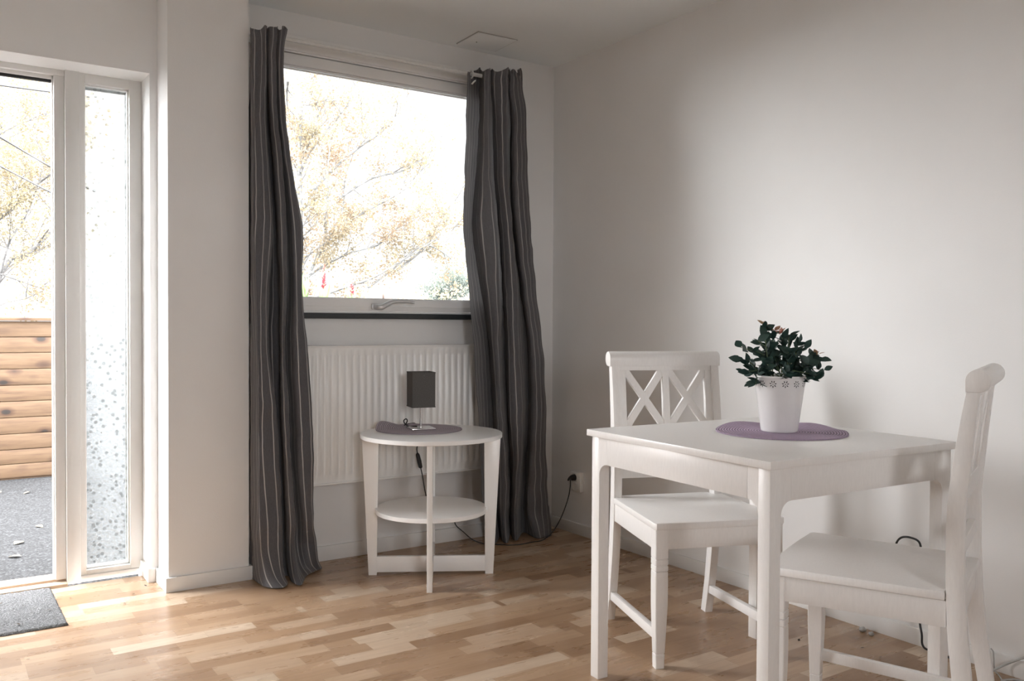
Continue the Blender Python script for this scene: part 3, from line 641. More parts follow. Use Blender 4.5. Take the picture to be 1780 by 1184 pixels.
bm = bmesh.new(); lathe(bm, [(0, 0.12), (0.013, 0.12), (0.014, 0.15), (0.010, 0.152), (0.012, 0.165), (0.018, 0.185), (0.015, 0.2), (0, 0.205)], seg=20); link('bulb', bm, M_whitepl, t, 60)
def world_child(name, bm, mats, parent, sm=60):
    o = link(name, bm, mats, parent, sm); bpy.context.view_layer.update(); o.matrix_parent_inverse = parent.matrix_world.inverted(); return o
bm = bmesh.new()
tube(bm, [(-0.945, -0.29, 0.612), (-0.955, -0.270, 0.610), (-0.965, -0.250, 0.609), (-0.978, -0.240, 0.620), (-0.984, -0.242, 0.634), (-0.974, -0.244, 0.641), (-0.966, -0.240, 0.631), (-0.968, -0.225, 0.614),
          (-0.95, -0.18, 0.606), (-0.90, -0.140, 0.606), (-0.870, -0.128, 0.604), (-0.862, -0.122, 0.585), (-0.862, -0.122, 0.54), (-0.855, -0.124, 0.51), (-0.858, -0.126, 0.485), (-0.856, -0.127, 0.465)], 0.0026, 8)
tube(bm, [(-0.840, -0.130, 0.398), (-0.832, -0.132, 0.36), (-0.815, -0.13, 0.28), (-0.78, -0.12, 0.18), (-0.70, -0.09, 0.135), (-0.64, -0.065, 0.13), (-0.622, -0.06, 0.118), (-0.610, -0.06, 0.09), (-0.58, -0.075, 0.06), (-0.54, -0.10, 0.02), (-0.50, -0.13, 0.0035),
          (-0.46, -0.17, 0.003), (-0.415, -0.215, 0.003), (-0.36, -0.238, 0.003), (-0.28, -0.232, 0.003), (-0.22, -0.235, 0.006), (-0.165, -0.245, 0.045), (-0.115, -0.250, 0.12), (-0.075, -0.245, 0.20), (-0.055, -0.235, 0.255), (-0.045, -0.222, 0.287), (-0.035, -0.2205, 0.290)], 0.0026, 8)
world_child('cord', bm, M_black, t)
bm = bmesh.new(); tube(bm, [(-0.856, -0.127, 0.468), (-0.854, -0.127, 0.458), (-0.848, -0.129, 0.430), (-0.841, -0.130, 0.402), (-0.840, -0.130, 0.396)], [0.003, 0.009, 0.0105, 0.009, 0.003], 10); world_child('cord_switch', bm, M_black, t)
bm = bmesh.new(); tube(bm, [(-0.070, -0.236, 0.284), (-0.052, -0.225, 0.289), (-0.034, -0.2205, 0.290), (-0.0175, -0.2205, 0.290)], [0.004, 0.008, 0.015, 0.0165], 14, sm=3); world_child('plug', bm, M_black, t)

# ------------------------------------------------------------------ dining table
TA = R_(-3.1)
t = tag(empty('dining_table', (-0.734, -2.004, 0), TA), 'square white wooden dining table between the two chairs', 'dining table')
H_, TZ = 0.361, 0.745
bm = bmesh.new(); box(bm, -H_, H_, -H_, H_, TZ - 0.019, TZ, bev=0.0012); link('table_top', bm, M_table, t, 35)
LO, LW = H_ - 0.012, 0.037   # outer face of the legs, leg width
AP0, AP1 = TZ - 0.019 - 0.080, TZ - 0.0195
def bracket(sgn, xi, r=0.034, n=8):
    """rounded bracket between leg and apron; xi = inner face of the leg"""
    pts = [(xi - sgn * 0.004, AP0 - r)]
    pts += [(xi, AP0 - r)]
    for i in range(1, n + 1):
        a = math.pi / 2 * i / n
        pts.append((xi + sgn * (r - r * math.cos(a)), AP0 - r + r * math.sin(a)))
    return pts + [(xi + sgn * r, AP1), (xi - sgn * 0.004, AP1)]
for sx in (-1, 1):
    for sy in (-1, 1):
        bm = bmesh.new()
        xa, xb = sorted((sx * LO, sx * (LO - LW))); ya, yb = sorted((sy * LO, sy * (LO - LW)))
        box(bm, xa, xb, ya, yb, 0.0, AP1, bev=0.0015)
        prism(bm, bracket(-sx, sx * (LO - LW)), 'y', sy * (LO - 0.0004), sy * (LO - 0.0190))
        prism(bm, bracket(-sy, sy * (LO - LW)), 'x', sx * (LO - 0.0004), sx * (LO - 0.0190))
        link('leg', bm, M_table, t, 35)
AI = LO - LW - 0.0345
for k in range(4):
    bm = bmesh.new(); box(bm, -AI, AI, -LO, -LO + 0.019, AP0, AP1, bev=0.0008); o = link('apron', bm, M_table, t, 35); o.rotation_euler = (0, 0, k * math.pi / 2)

# ------------------------------------------------------------------ dining chair
PROF_F = [(0.0, 0.468), (0.12, 0.440), (0.244, 0.419), (0.355, 0.408), (0.448, 0.404), (0.56, 0.402), (0.62, 0.403), (0.66, 0.405), (0.72, 0.411), (0.80, 0.421), (0.90, 0.437), (0.915, 0.440)]
PROF_B = [(0.0, 0.505), (0.12, 0.478), (0.244, 0.459), (0.355, 0.449), (0.448, 0.444), (0.56, 0.441), (0.62, 0.441), (0.66, 0.443), (0.72, 0.449), (0.80, 0.456), (0.90, 0.466), (0.915, 0.468)]
def pf(P, z):
    for (a, b), (c, d) in zip(P, P[1:]):
        if a <= z <= c: return b + (d - b) * (z - a) / (c - a)
    return P[-1][1]
def make_chair(label):
    t = tag(empty('dining_chair'), label, 'chair', 'white cross-back dining chairs')
    SZ = 0.452
    # seat: tapered, front corners rounded, notched round the rear posts
    bm = bmesh.new()
    out = [(-0.214, -0.004), (-0.220, 0.004), (-0.206, 0.402), (-0.170, 0.402), (-0.170, 0.440), (0.170, 0.440), (0.170, 0.402), (0.206, 0.402), (0.220, 0.004), (0.214, -0.004)]
    fr = [(x * 1.0, y + 0.0) for x, y in out]
    # slight bow of the front edge
    bow = [(0.214 - 0.0428 * i, -0.004 - 0.006 * math.sin(math.pi * i / 10)) for i in range(1, 10)]
    prism(bm, fr + bow, 'z', SZ - 0.022, SZ, bev=0.004)
    link('seat', bm, M_chair, t, 40)
    # aprons
    B('apron', M_chair, t, (-0.180, 0.180, 0.006, 0.026, 0.368, SZ - 0.0225), bev=0.001)
    for s in (-1, 1):
        bm = bmesh.new()
        p = [(s * 0.2135, 0.040), (s * 0.1935, 0.040), (s * 0.1825, 0.405), (s * 0.2015, 0.405)]
        prism(bm, p, 'z', 0.368, SZ - 0.0225, bev=0.001); link('apron', bm, M_chair, t, 35)
    B('apron', M_chair, t, (-0.172, 0.172, 0.412, 0.432, 0.368, SZ - 0.0225), bev=0.001)
    # front legs with three turned-looking grooves and a small foot block
    for s in (-1, 1):
        bm = bmesh.new(); cx, cy = s * 0.194, 0.021
        prof = [(0.0, .0142), (0.043, .0152), (0.0445, .0135), (0.047, .0152), (0.12, .0178), (0.20, .0205), (0.26, .0208), (0.2995, .0205), (0.3015, .0185), (0.3035, .0208), (0.3175, .0208), (0.3195, .0185), (0.3215, .0208), (0.3375, .0208), (0.3395, .0185), (0.3415, .0208), (SZ - 0.0225, .0208)]
        rings = []
        for z, hw in prof:
            c = 0.0022
            # outer faces stay plumb near the top, taper goes inwards below
            ox = s * (0.0208 - hw) * 0.25; 
            rings.append([bm.verts.new((cx + ox + a, cy + b, z)) for a, b in ((-hw + c, -hw), (hw - c, -hw), (hw, -hw + c), (hw, hw - c), (hw - c, hw), (-hw + c, hw), (-hw, hw - c), (-hw, -hw + c))])
        for a, b in zip(rings, rings[1:]):
            for k in range(8): bm.faces.new((a[k], a[(k + 1) % 8], b[(k + 1) % 8], b[k]))
        bm.faces.new(rings[0][::-1]); bm.faces.new(rings[-1])
        link('leg', bm, M_chair, t, 35)
    # rear legs run up into the back
    def leg_out():
        P = []
        for i in range(31):
            z = 0.915 * i / 30; P.append((pf(PROF_F, z), z))
        for i in range(30, -1, -1):
            z = 0.915 * i / 30; P.append((pf(PROF_B, z), z))
        return P
    for s in (-1, 1):
        bm = bmesh.new(); a, b = sorted((s * 0.176, s * 0.205))
        prism(bm, leg_out(), 'x', a, b, bev=0.0015)
        link('leg', bm, M_chair, t, 40)
    # low side stretchers
    for s in (-1, 1):
        bm = bmesh.new(); xa, xb = s * 0.200, s * 0.190
        n0 = [(xa - 0.010, 0.034, 0.087), (xa + 0.010, 0.034, 0.087), (xa + 0.010, 0.034, 0.118), (xa - 0.010, 0.034, 0.118)]
        n1 = [(xb - 0.010, 0.448, 0.077), (xb + 0.010, 0.448, 0.077), (xb + 0.010, 0.448, 0.106), (xb - 0.010, 0.448, 0.106)]
        A = [bm.verts.new(p) for p in n0]; Bq = [bm.verts.new(p) for p in n1]
        bm.faces.new(A); bm.faces.new(Bq[::-1])
        for k in range(4): bm.faces.new((A[k], Bq[k], Bq[(k + 1) % 4], A[(k + 1) % 4]))
        bmesh.ops.recalc_face_normals(bm, faces=bm.faces)
        bmesh.ops.bevel(bm, geom=list(bm.edges), offset=0.0015, segments=2, profile=0.5, affect='EDGES')
        link('stretcher', bm, M_chair, t, 35)
    # scrolled top rail
    bm = bmesh.new()
    P = [(0.438, 0.912), (0.4375, 0.928)]
    cx, cz, r = 0.4635, 0.937, 0.0265
    for i in range(15):
        a = math.pi * (1.0 - i / 14 * 1.42)
        P.append((cx + r * math.cos(a), cz + r * math.sin(a)))
    P += [(0.470, 0.9115)]
    prism(bm, P, 'x', -0.211, 0.211, bev=0.0015)
    link('top_rail', bm, M_chair, t, 40)
    # crossed back panel, following the lean of the posts
    th = 0.009
    def yc(z): return (pf(PROF_F, z) + pf(PROF_B, z)) / 2
    def slab(bm, outline, d0=-th, d1=th, bev=0.0012):
        A = [bm.verts.new((x, yc(z) + d0, z)) for x, z in outline]; Bq = [bm.verts.new((x, yc(z) + d1, z)) for x, z in outline]
        n = len(outline); fs = [bm.faces.new(A), bm.faces.new(Bq[::-1])]
        for k in range(n): fs.append(bm.faces.new((A[k], Bq[k], Bq[(k + 1) % n], A[(k + 1) % n])))
        bmesh.ops.recalc_face_normals(bm, faces=fs)
        bmesh.ops.bevel(bm, geom=list(fs[0].edges) + list(fs[1].edges), offset=bev, segments=1, profile=0.5, affect='EDGES')
    bm = bmesh.new()
    slab(bm, [(-0.176, 0.896), (0.176, 0.896), (0.176, 0.912), (-0.176, 0.912)])
    slab(bm, [(-0.176, 0.640), (0.176, 0.640), (0.176, 0.698), (-0.176, 0.698)])
    for s in (-1, 1): slab(bm, [(s * 0.152, 0.698), (s * 0.176, 0.698), (s * 0.176, 0.896), (s * 0.152, 0.896)])
    link('back_frame', bm, M_chair, t, 35)
    bm = bmesh.new()
    slab(bm, [(-0.0125, 0.698), (0.0125, 0.698), (0.0125, 0.872), (0.018, 0.896), (0.006, 0.903), (-0.006, 0.903), (-0.018, 0.896), (-0.0125, 0.872)], -th * 0.95, th * 0.95)
    link('back_splat', bm, M_chair, t, 35)
    for s in (-1, 1):
        x0, x1 = (s * 0.0125, s * 0.152); z0, z1 = 0.698, 0.896
        for flip in (0, 1):
            xa, xb = (x0, x1) if flip == 0 else (x1, x0)
            d = Vector((xb - xa, z1 - z0)); L = d.length; d /= L; nrm = Vector((-d.y, d.x)) * 0.0125
            p0 = Vector((xa, z0)); p1 = Vector((xb, z1))
            # clip the strut flush with the rails
            q = []
            sx = 0.0125 / abs(d.y)
            q = [(xa - sx, z0), (xa + sx, z0), (xb + sx, z1), (xb - sx, z1)]
            lo, hi = min(x0, x1), max(x0, x1)
            # polygon clipped against the panel opening
            def clip(poly, xlim, keep_less):
                out = []
                for i in range(len(poly)):
                    a, b = poly[i], poly[(i + 1) % len(poly)]
                    ia = (a[0] <= xlim) if keep_less else (a[0] >= xlim); ib = (b[0] <= xlim) if keep_less else (b[0] >= xlim)
                    if ia: out.append(a)
                    if ia != ib:
                        f = (xlim - a[0]) / (b[0] - a[0]); out.append((xlim, a[1] + f * (b[1] - a[1])))
                return out
            q = clip(clip(q, hi, True), lo, False)
            bm = bmesh.new(); k = 0.80 if flip == 0 else 0.78
            slab(bm, q, -th * k, th * k); link('cross_bar', bm, M_chair, t, 35)
    # lower back rail
    bm = bmesh.new(); slab(bm, [(-0.176, 0.517), (0.176, 0.517), (0.176, 0.552), (-0.176, 0.552)]); link('lower_rail', bm, M_chair, t, 35)
    return t
ch1 = make_chair('white wooden chair on the window side of the table, its crossed back fully visible')
ch1.location = (-0.6723, -1.7911, 0); ch1.rotation_euler = (0, 0, R_(-20.8))
ch2 = ch1.copy(); C.objects.link(ch2)
for c in list(ch1.children):
    d = c.copy(); C.objects.link(d); d.parent = ch2
ch2['label'] = 'white wooden chair seen from the side, nearest the camera at the right edge'
ch2.location = (-0.7605, -2.1285, 0); ch2.rotation_euler = (0, 0, R_(-157))

# ------------------------------------------------------------------ placemat, pot and plant on the table
placemat('placemat', (-0.638, -1.989), TZ + 0.0006, 0.187, [(0.17, 0.03, 0.12, 0.011), (0.02, 0.185, 0.14, 0.010), (0.14, -0.1, 0.07, 0.004)], M_pm_a, 'purple woven round placemat under the flower pot on the dining table')
PC = (-0.642, -1.986); PZ = TZ + 0.0042
t = tag(empty('flower_pot', (*PC, PZ)), 'white tapered metal pot with cut-out daisies below the rim, on the purple placemat', 'flower pot')
bm = bmesh.new()
lathe(bm, [(0, 0.0), (0.050, 0.0), (0.0525, 0.003), (0.0530, 0.006), (0.0730, 0.155), (0.0750, 0.157), (0.0770, 0.159), (0.0775, 0.1615), (0.0765, 0.164), (0.0730, 0.163), (0.0715, 0.155), (0.0640, 0.110), (0.0, 0.110)], seg=72)
# daisies: petals set into the wall
def pr(z): return 0.0530 + (0.0730 - 0.0530) * (z - 0.006) / 0.149 + 0.0004
nfl = 13
for i in range(nfl):
    th0 = 2 * math.pi * (i + 0.37) / nfl; zc = 0.1415
    def P3(du, dz):
        z = zc + dz; r = pr(z); a = th0 + du / r; return (r * math.cos(a), r * math.sin(a), z)
    for k in range(7):
        a = 2 * math.pi * k / 7 + 0.2
        pts = []
        for (rr, ww) in ((0.0038, 0), (0.0062, 0.0012), (0.0082, 0.0014), (0.0112, 0), (0.0082, -0.0014), (0.0062, -0.0012)):
            pts.append(P3(rr * math.cos(a) - ww * math.sin(a), rr * math.sin(a) + ww * math.cos(a)))
        f = bm.faces.new([bm.verts.new(p) for p in pts]); f.material_index = 1
    pts = [P3(0.0014 * math.cos(a), 0.0014 * math.sin(a)) for a in [2 * math.pi * k / 8 for k in range(8)]]
    f = bm.faces.new([bm.verts.new(p) for p in pts]); f.material_index = 1
link('pot_wall', bm, [M_pot, M_dark], t, 50)
bm = bmesh.new(); lathe(bm, [(0, 0.125), (0.03, 0.128), (0.066, 0.122)], seg=40); link('soil', bm, M_litter, t, 60)

t = tag(empty('potted_plant', (*PC, PZ + 0.125)), 'leafy dark green rose-like plant with reddish new shoots in the white pot', 'plant')
rnd = random.Random(12)
vr = Vector((0.829, -0.559, 0)); vd = Vector((0.559, 0.829, 0))    # sideways and away, seen from the door side
def leaf_mesh(bm, base, d, nrm, L, Wd, mat=0, curl=0.15):
    d = d.normalized(); s = d.cross(nrm)
    if s.length < 1e-4: s = d.orthogonal()
    s.normalize(); nn = s.cross(d).normalized()
    prof = [(0.0, 0.02), (0.18, 0.62), (0.40, 1.0), (0.62, 0.88), (0.84, 0.45), (1.0, 0.0)]
    mid, lf, rt = [], [], []
    for u, w in prof:
        c = base + d * (u * L) - nn * (curl * L * u * u)
        mid.append(bm.verts.new(c))
        if 0 < w:
            lf.append(bm.verts.new(c + s * (w * Wd / 2) + nn * (0.10 * Wd * w))); rt.append(bm.verts.new(c - s * (w * Wd / 2) + nn * (0.10 * Wd * w)))
    for i in range(len(prof) - 2):
        f = bm.faces.new((mid[i], mid[i + 1], lf[i + 1], lf[i])); f.material_index = mat
        f = bm.faces.new((mid[i + 1], mid[i], rt[i], rt[i + 1])); f.material_index = mat
    f = bm.faces.new((mid[-2], mid[-1], lf[-1])); f.material_index = mat
    f = bm.faces.new((mid[-1], mid[-2], rt[-1])); f.material_index = mat
# stem ends as (sideways, height above soil, away, tip kind)
ends = [(-0.045, 0.185, 0.0, 1), (0.005, 0.160, 0.02, 1), (0.105, 0.100, -0.01, 1), (0.125, 0.085, 0.03, 0), (-0.115, 0.120, 0.0, 0), (-0.125, 0.085, -0.02, 0), (-0.10, 0.045, 0.02, 0), (-0.085, 0.015, -0.05, 0),
        (0.045, 0.135, -0.03, 0), (0.09, 0.115, 0.05, 0), (-0.03, 0.145, 0.05, 0), (-0.075, 0.140, -0.03, 0), (0.0, 0.11, -0.075, 0), (0.06, 0.075, -0.07, 0), (-0.06, 0.075, -0.075, 0), (0.10, 0.03, -0.04, 0),
        (0.02, 0.09, 0.09, 0), (-0.05, 0.10, 0.08, 0), (0.13, 0.055, 0.0, 0), (0.025, 0.15, 0.0, 0), (0.07, 0.045, -0.085, 0), (-0.02, 0.05, -0.095, 0), (-0.02, 0.17, -0.01, 1)]
lv = bmesh.new(); st = bmesh.new(); shoots = []
for ex, ez, ey, kind in ends:
    a = rnd.uniform(0, 6.28); b0 = Vector((0.03 * math.cos(a), 0.03 * math.sin(a), 0.0))
    e = vr * ex + vd * ey + Vector((0, 0, ez)); m = b0.lerp(e, 0.5) + Vector((0, 0, 0.03)) + b0 * 0.3
    pts = [b0, m, e]
    tube(st, pts, [0.0018, 0.0014, 0.0008], 6)
    n = 7
    for i in range(n):
        u = 0.35 + 0.65 * i / (n - 1)
        c = (b0 * (1 - u) ** 2 + m * 2 * u * (1 - u) + e * u * u); 
        for s_ in ((-1, 1) if i < n - 1 else (0,)):
            dd = (e - b0).normalized() * 0.7 + Vector((rnd.uniform(-1, 1), rnd.uniform(-1, 1), rnd.uniform(-0.5, 0.6))) * 0.9
            L = rnd.uniform(0.027, 0.041)
            if kind and i >= n - 1:
                nl = bmesh.new(); shoots.append(nl)
                for q in range(4):
                    d2 = Vector((rnd.uniform(-1, 1), rnd.uniform(-1, 1), rnd.uniform(0.1, 1.0)))
                    leaf_mesh(nl, c, d2, Vector((rnd.uniform(-.6, .6), rnd.uniform(-.6, .6), 1)), rnd.uniform(0.020, 0.030), rnd.uniform(0.011, 0.016))
            else:
                leaf_mesh(lv, c, dd, Vector((rnd.uniform(-.8, .8), rnd.uniform(-.8, .8), 0.7)) - vd * 0.5, L, L * rnd.uniform(0.55, 0.68))
link('stems', st, M_stem, t, 60); link('foliage', lv, M_leaf, t, 60); 
for nl in shoots:
    o = link('new_shoot', nl, M_newleaf, t, 60); o['label'] = 'small reddish and cream new leaves'

# ------------------------------------------------------------------ door mat
bm = bmesh.new(); bx0, bx1, by0, by1 = -3.02, -2.314, -0.300, 0.198
NX, NY = 140, 100; gr = []
rr = random.Random(5)
for j in range(NY + 1):
    row = []
    for i in range(NX + 1):
        x = bx0 + (bx1 - bx0) * i / NX; y = by0 + (by1 - by0) * j / NY
        edge = i in (0, NX) or j in (0, NY)
        row.append(bm.verts.new((x + (rr.uniform(-.0015, .0015) if not edge else rr.uniform(-.003, .002)), y + rr.uniform(-.002, .002), (0.0015 if edge else 0.0085 + rr.uniform(-0.0018, 0.0018)))))
    gr.append(row)
for j in range(NY):
    for i in range(NX): bm.faces.new((gr[j][i], gr[j][i + 1], gr[j + 1][i + 1], gr[j + 1][i]))
o = link('doormat', bm, M_mat, None, 180); tag(o, 'grey carpet doormat on the oak floor inside the doorway', 'doormat')

# ------------------------------------------------------------------ loose cables by the right wall
def cable(label, pts, rad, mat, grp=None):
    bm = bmesh.new(); tube(bm, pts, rad, 8, sm=6); o = link('cable', bm, mat, None, 60); return tag(o, label, 'cable', grp)
cable('black cable looping up against the right wall behind the table leg', [(0.010, -1.955, 0.20), (-0.006, -1.955, 0.215), (-0.012, -1.958, 0.26), (-0.012, -1.965, 0.32), (-0.014, -1.985, 0.350), (-0.016, -2.020, 0.358), (-0.018, -2.055, 0.345), (-0.018, -2.056, 0.28),
      (-0.020, -2.056, 0.16), (-0.018, -2.058, 0.09), (-0.022, -2.068, 0.05), (-0.022, -2.072, 0.015), (-0.020, -2.10, 0.004), (-0.022, -2.22, 0.004)], 0.0036, M_black)
cable('thin grey cable rising against the baseboard at the bottom right corner', [(-0.006, -2.283, 0.068), (-0.008, -2.291, 0.060), (-0.010, -2.294, 0.04), (-0.012, -2.298, 0.008), (-0.03, -2.32, 0.003), (-0.08, -2.36, 0.003)], 0.0022, M_cablew)
cable('white cable rising off the floor towards the frame edge, bottom right', [(-0.10, -2.30, 0.004), (-0.06, -2.30, 0.006), (-0.02, -2.325, 0.030), (-0.012, -2.36, 0.056), (-0.012, -2.42, 0.09), (-0.014, -2.55, 0.11), (-0.016, -2.8, 0.12), (-0.016, -3.0, 0.004), (-0.03, -3.3, 0.004)], 0.0034, M_cablew)
cable('white cable lying flat on the floor in the bottom right corner', [(-0.13, -2.38, 0.004), (-0.08, -2.352, 0.004), (-0.045, -2.355, 0.004), (-0.02, -2.38, 0.004), (-0.02, -2.48, 0.004), (-0.03, -2.7, 0.004)], 0.0034, M_cablew)

# ------------------------------------------------------------------ outside
struct('ground', M_asphalt, (-30, 40, 0.345, 60, -0.25, -0.015), (-30, 40, -30, -6.46, -0.25, -0.15), (-30, -5.16, -6.46, 0.345, -0.25, -0.15))
t = tag(empty('wooden_fence', (-1.85, 3.1, -0.015)), 'knotty pine board fence across the yard outside the doorway', 'fence')
zb = [1.062, 0.952, 0.846, 0.736, 0.626, 0.517, 0.407, 0.297, 0.190, 0.092, -0.002]
for k in range(10):
    bm = bmesh.new(); box(bm, -4.6, 0.0, 0.0, 0.025, zb[k + 1] + 0.0180, zb[k] + 0.0135, bev=0.002); box(bm, -4.6, 0.0, 0.016, 0.024, zb[k + 1] + 0.004, zb[k + 1] + 0.03); link('board', bm, M_fence, t, 35)
bm = bmesh.new(); box(bm, -4.6, 0.03, -0.03, 0.09, 1.078, 1.100, bev=0.004); link('cap_board', bm, M_fence, t, 35)
for x in (-4.4, -2.9, -1.5, -0.1):
    bm = bmesh.new(); box(bm, x, x + 0.09, 0.026, 0.115, 0.0, 1.077, bev=0.003); link('post', bm, M_fence, t, 35)
bm = bmesh.new()
for k in range(10):
    for x in (-0.27, -1.42, -2.8, -4.3):
        for dz in (0.03, 0.08): lathe(bm, [(0, 0), (0.003, 0), (0.003, 0.002)], x, 0, 8)
        break
bm.free()
# timber edged planter wall beyond the window, two blocks and red spiked plants on it
s = N('weathered_timber'); nn = s.noise(s.coords(scale=(3, 20, 20)), 3, 4); s.set(s.ramp(nn, [(0.3, (0.12, 0.10, 0.085)), (0.7, (0.22, 0.19, 0.165))]), 0.8); M_tim = s.m
s = N('pale_brick'); nn = s.noise(s.coords(), 30, 3); s.set(s.ramp(nn, [(0.3, (0.16, 0.115, 0.095)), (0.7, (0.24, 0.18, 0.155))]), 0.85); M_brk = s.m
t = tag(empty('planter_wall', (1.5, 4.15, -0.015)), 'low brown timber planter wall outside the window, just above the sash', 'planter')
B('side_boards', M_tim, t, (-2.0, 1.6, -0.15, -0.11, 0.0, 1.285), (-2.0, 1.6, 0.31, 0.35, 0.0, 1.285), (-2.0, -1.96, -0.11, 0.31, 0.0, 1.285), (1.56, 1.6, -0.11, 0.31, 0.0, 1.285), bev=0.003)
B('cap_board', M_tim, t, (-2.02, 1.62, -0.17, -0.09, 1.286, 1.305), bev=0.003)
B('soil', M_litter, t, (-1.95, 1.55, -0.105, 0.305, 0.9, 1.25), bev=0)
bm = bmesh.new(); box(bm, 0, 0.075, 0, 0.07, 0, 0.063, bev=0.004); o = link('block', bm, M_brk, None, 35); o.location = (0.86, 3.985, 1.2905); tag(o, 'pale brown block on the planter wall, the left one of the two', 'block', 'blocks on the planter wall')
bm = bmesh.new(); box(bm, 0, 0.075, 0, 0.07, 0, 0.054, bev=0.004); o = link('block', bm, M_brk, None, 35); o.location = (0.955, 3.985, 1.2905); tag(o, 'pale brown block on the planter wall, the right one of the two', 'block', 'blocks on the planter wall')
M_red = mat_leaf('red_flower_spike', (0.36, 0.05, 0.07), (0.28, 0.07, 0.09), 0.3, 0.6, 60)
M_blade = mat_leaf('pale_green_blade', (0.17, 0.30, 0.10), (0.28, 0.38, 0.20), 0.5, 0.5, 5)
def spike_plant(x, y, z0, z1, n, label, seed, nb):
    rr = random.Random(seed)
    t = tag(empty('flowering_plant', (x, y, 1.235)), label, 'flower', 'red spiked flowers in the planter')
    bm = bmesh.new(); tube(bm, [(0, 0, 0), (0.004, 0, (z0 - 1.235)), (-0.006, 0, z1 - 1.235)], [0.008, 0.007, 0.003], 6); link('stem', bm, M_stem, t, 60)
    bm = bmesh.new()
    for i in range(n):
        u = i / n; z = z0 - 1.235 + (z1 - z0) * u; a = rr.uniform(0, 6.28); w = 0.055 * (1 - u * 0.7)
        leaf_mesh(bm, Vector((0, 0, z)), Vector((math.cos(a), math.sin(a), 1.0)), Vector((0, 0, 1)), w, w * 0.45)
    o = link('flower_spike', bm, M_red, t, 60); o['label'] = 'red petals up the spike'
    bm = bmesh.new()
    for i in range(nb):
        a = rr.uniform(0, 6.28); leaf_mesh(bm, Vector((0, 0, 0.0)), Vector((math.cos(a) * 0.7, math.sin(a) * 0.7, 1.0)), Vector((math.cos(a), math.sin(a), 0)), rr.uniform(0.14, 0.26), 0.035, 0, 0.3)
    link('leaf_blades', bm, M_blade, t, 60)
spike_plant(0.372, 4.06, 1.37, 1.60, 60, 'tall red flower spike outside the window, left of the other spike', 3, 9)
spike_plant(0.650, 4.06, 1.31, 1.46, 40, 'shorter red flower spike outside the window, just right of the tall one', 4, 4)
rr = random.Random(9); bm = bmesh.new()
for i in range(14):
    a = rr.uniform(0, 6.28); leaf_mesh(bm, Vector((rr.uniform(-.03, .03), rr.uniform(-.03, .03), 0.0)), Vector((math.cos(a) * 0.6, math.sin(a) * 0.6, 1.0)), Vector((math.cos(a), math.sin(a), 0)), rr.uniform(0.15, 0.30), 0.04, 0, 0.35)
o = link('leafy_plant', bm, M_blade, None, 60); o.location = (0.20, 4.1, 1.235); tag(o, 'pale green blade-leaved plant at the lower left of the window view', 'plant')

def tree(name, label, limbs, Y, seed, leaf_mat, twn, leafsz, leaf_n, rad, dens, cat='tree'):
    rr = random.Random(seed)
    x0, z0 = limbs[0][-1] if limbs[0][-1][1] < limbs[0][0][1] else limbs[0][0]
    t = tag(empty(name, (x0, Y, -0.25)), label, cat)
    off = Vector((-x0, -Y, 0.25))
    bt, tw, lf = bmesh.new(), bmesh.new(), bmesh.new()
    def leaves(p, n, spread):
        for _ in range(n):
            q = p + Vector((rr.gauss(0, spread), rr.gauss(0, spread), rr.gauss(0, spread)))
            d = Vector((rr.uniform(-1, 1), rr.uniform(-1, 1), rr.uniform(-1, 0.4))).normalized(); s_ = d.cross(Vector((rr.uniform(-1, 1), rr.uniform(-1, 1), rr.uniform(-1, 1)))).normalized()
            L = leafsz * rr.uniform(0.6, 1.2); w = L * 0.42
            vs = [lf.verts.new(c + off) for c in (q, q + d * L * .5 + s_ * w, q + d * L, q + d * L * .5 - s_ * w)]
            lf.faces.new(vs)
    def twig(p, d, L, r, depth):
        n = 4; pts = [p]; q = p.copy(); dd = d.normalized()
        for i in range(n):
            dd = (dd + Vector((rr.uniform(-.25, .25), rr.uniform(-.25, .25), rr.uniform(-.2, .25)))).normalized(); q = q + dd * (L / n); pts.append(q.copy())
        tube(tw, [x + off for x in pts], [r * (1 - 0.8 * i / n) for i in range(n + 1)], 4, cap=False, sm=1)
        for i in range(1, n + 1):
            if depth > 0:
                if rr.random() < 0.8:
                    ax = Vector((rr.uniform(-1, 1), rr.uniform(-1, 1), rr.uniform(-.4, 1))).normalized()
                    twig(pts[i], (dd * 0.9 + ax * 0.8), L * 0.55, r * 0.55, depth - 1)
            if rr.random() < dens(pts[i]): leaves(pts[i], leaf_n, leafsz * 1.5)
    for li, l in enumerate(limbs):
        pts = []; yo = rr.uniform(-0.6, 0.6) if li else 0
        for i, (x, z) in enumerate(l):
            pts.append(Vector((x, Y + yo * (i / max(1, len(l) - 1)) * 2 + (rr.uniform(-.15, .15) if i else 0), z)))
        if pts[0].z < pts[-1].z or li == 0: pass
        if li == 0 and pts[0].z > pts[-1].z: pts = pts[::-1]
        if li == 0: pts[0].z = -0.25
        r0 = rad * (1.0 if li == 0 else rr.uniform(0.34, 0.5))
        tube(bt, [p + off for p in pts], [r0 * (1 - 0.75 * i / (len(pts) - 1)) for i in range(len(pts))], 7, sm=3)
        for i in range(len(pts) - 1):
            a, b = pts[i], pts[i + 1]; seg = (b - a)
            k = max(1, int(seg.length * twn))
            for _ in range(k):
                u = rr.random(); p = a + seg * u
                if p.z < 0.9: continue
                side = Vector((rr.uniform(-1, 1), rr.uniform(-1, 1), rr.uniform(-.5, 1))).normalized()
                base = seg.normalized() if li else Vector((rr.uniform(-.2, 1), rr.uniform(-.5, .5), 0.6))
                twig(p, base + side * 0.9, rr.uniform(0.5, 1.1), r0 * 0.22 + 0.004, 2)
    link('trunk', bt, M_bark, t, 60); link('twigs', tw, M_twig, t, None)
    link('foliage', lf, leaf_mat, t, None)
    return t
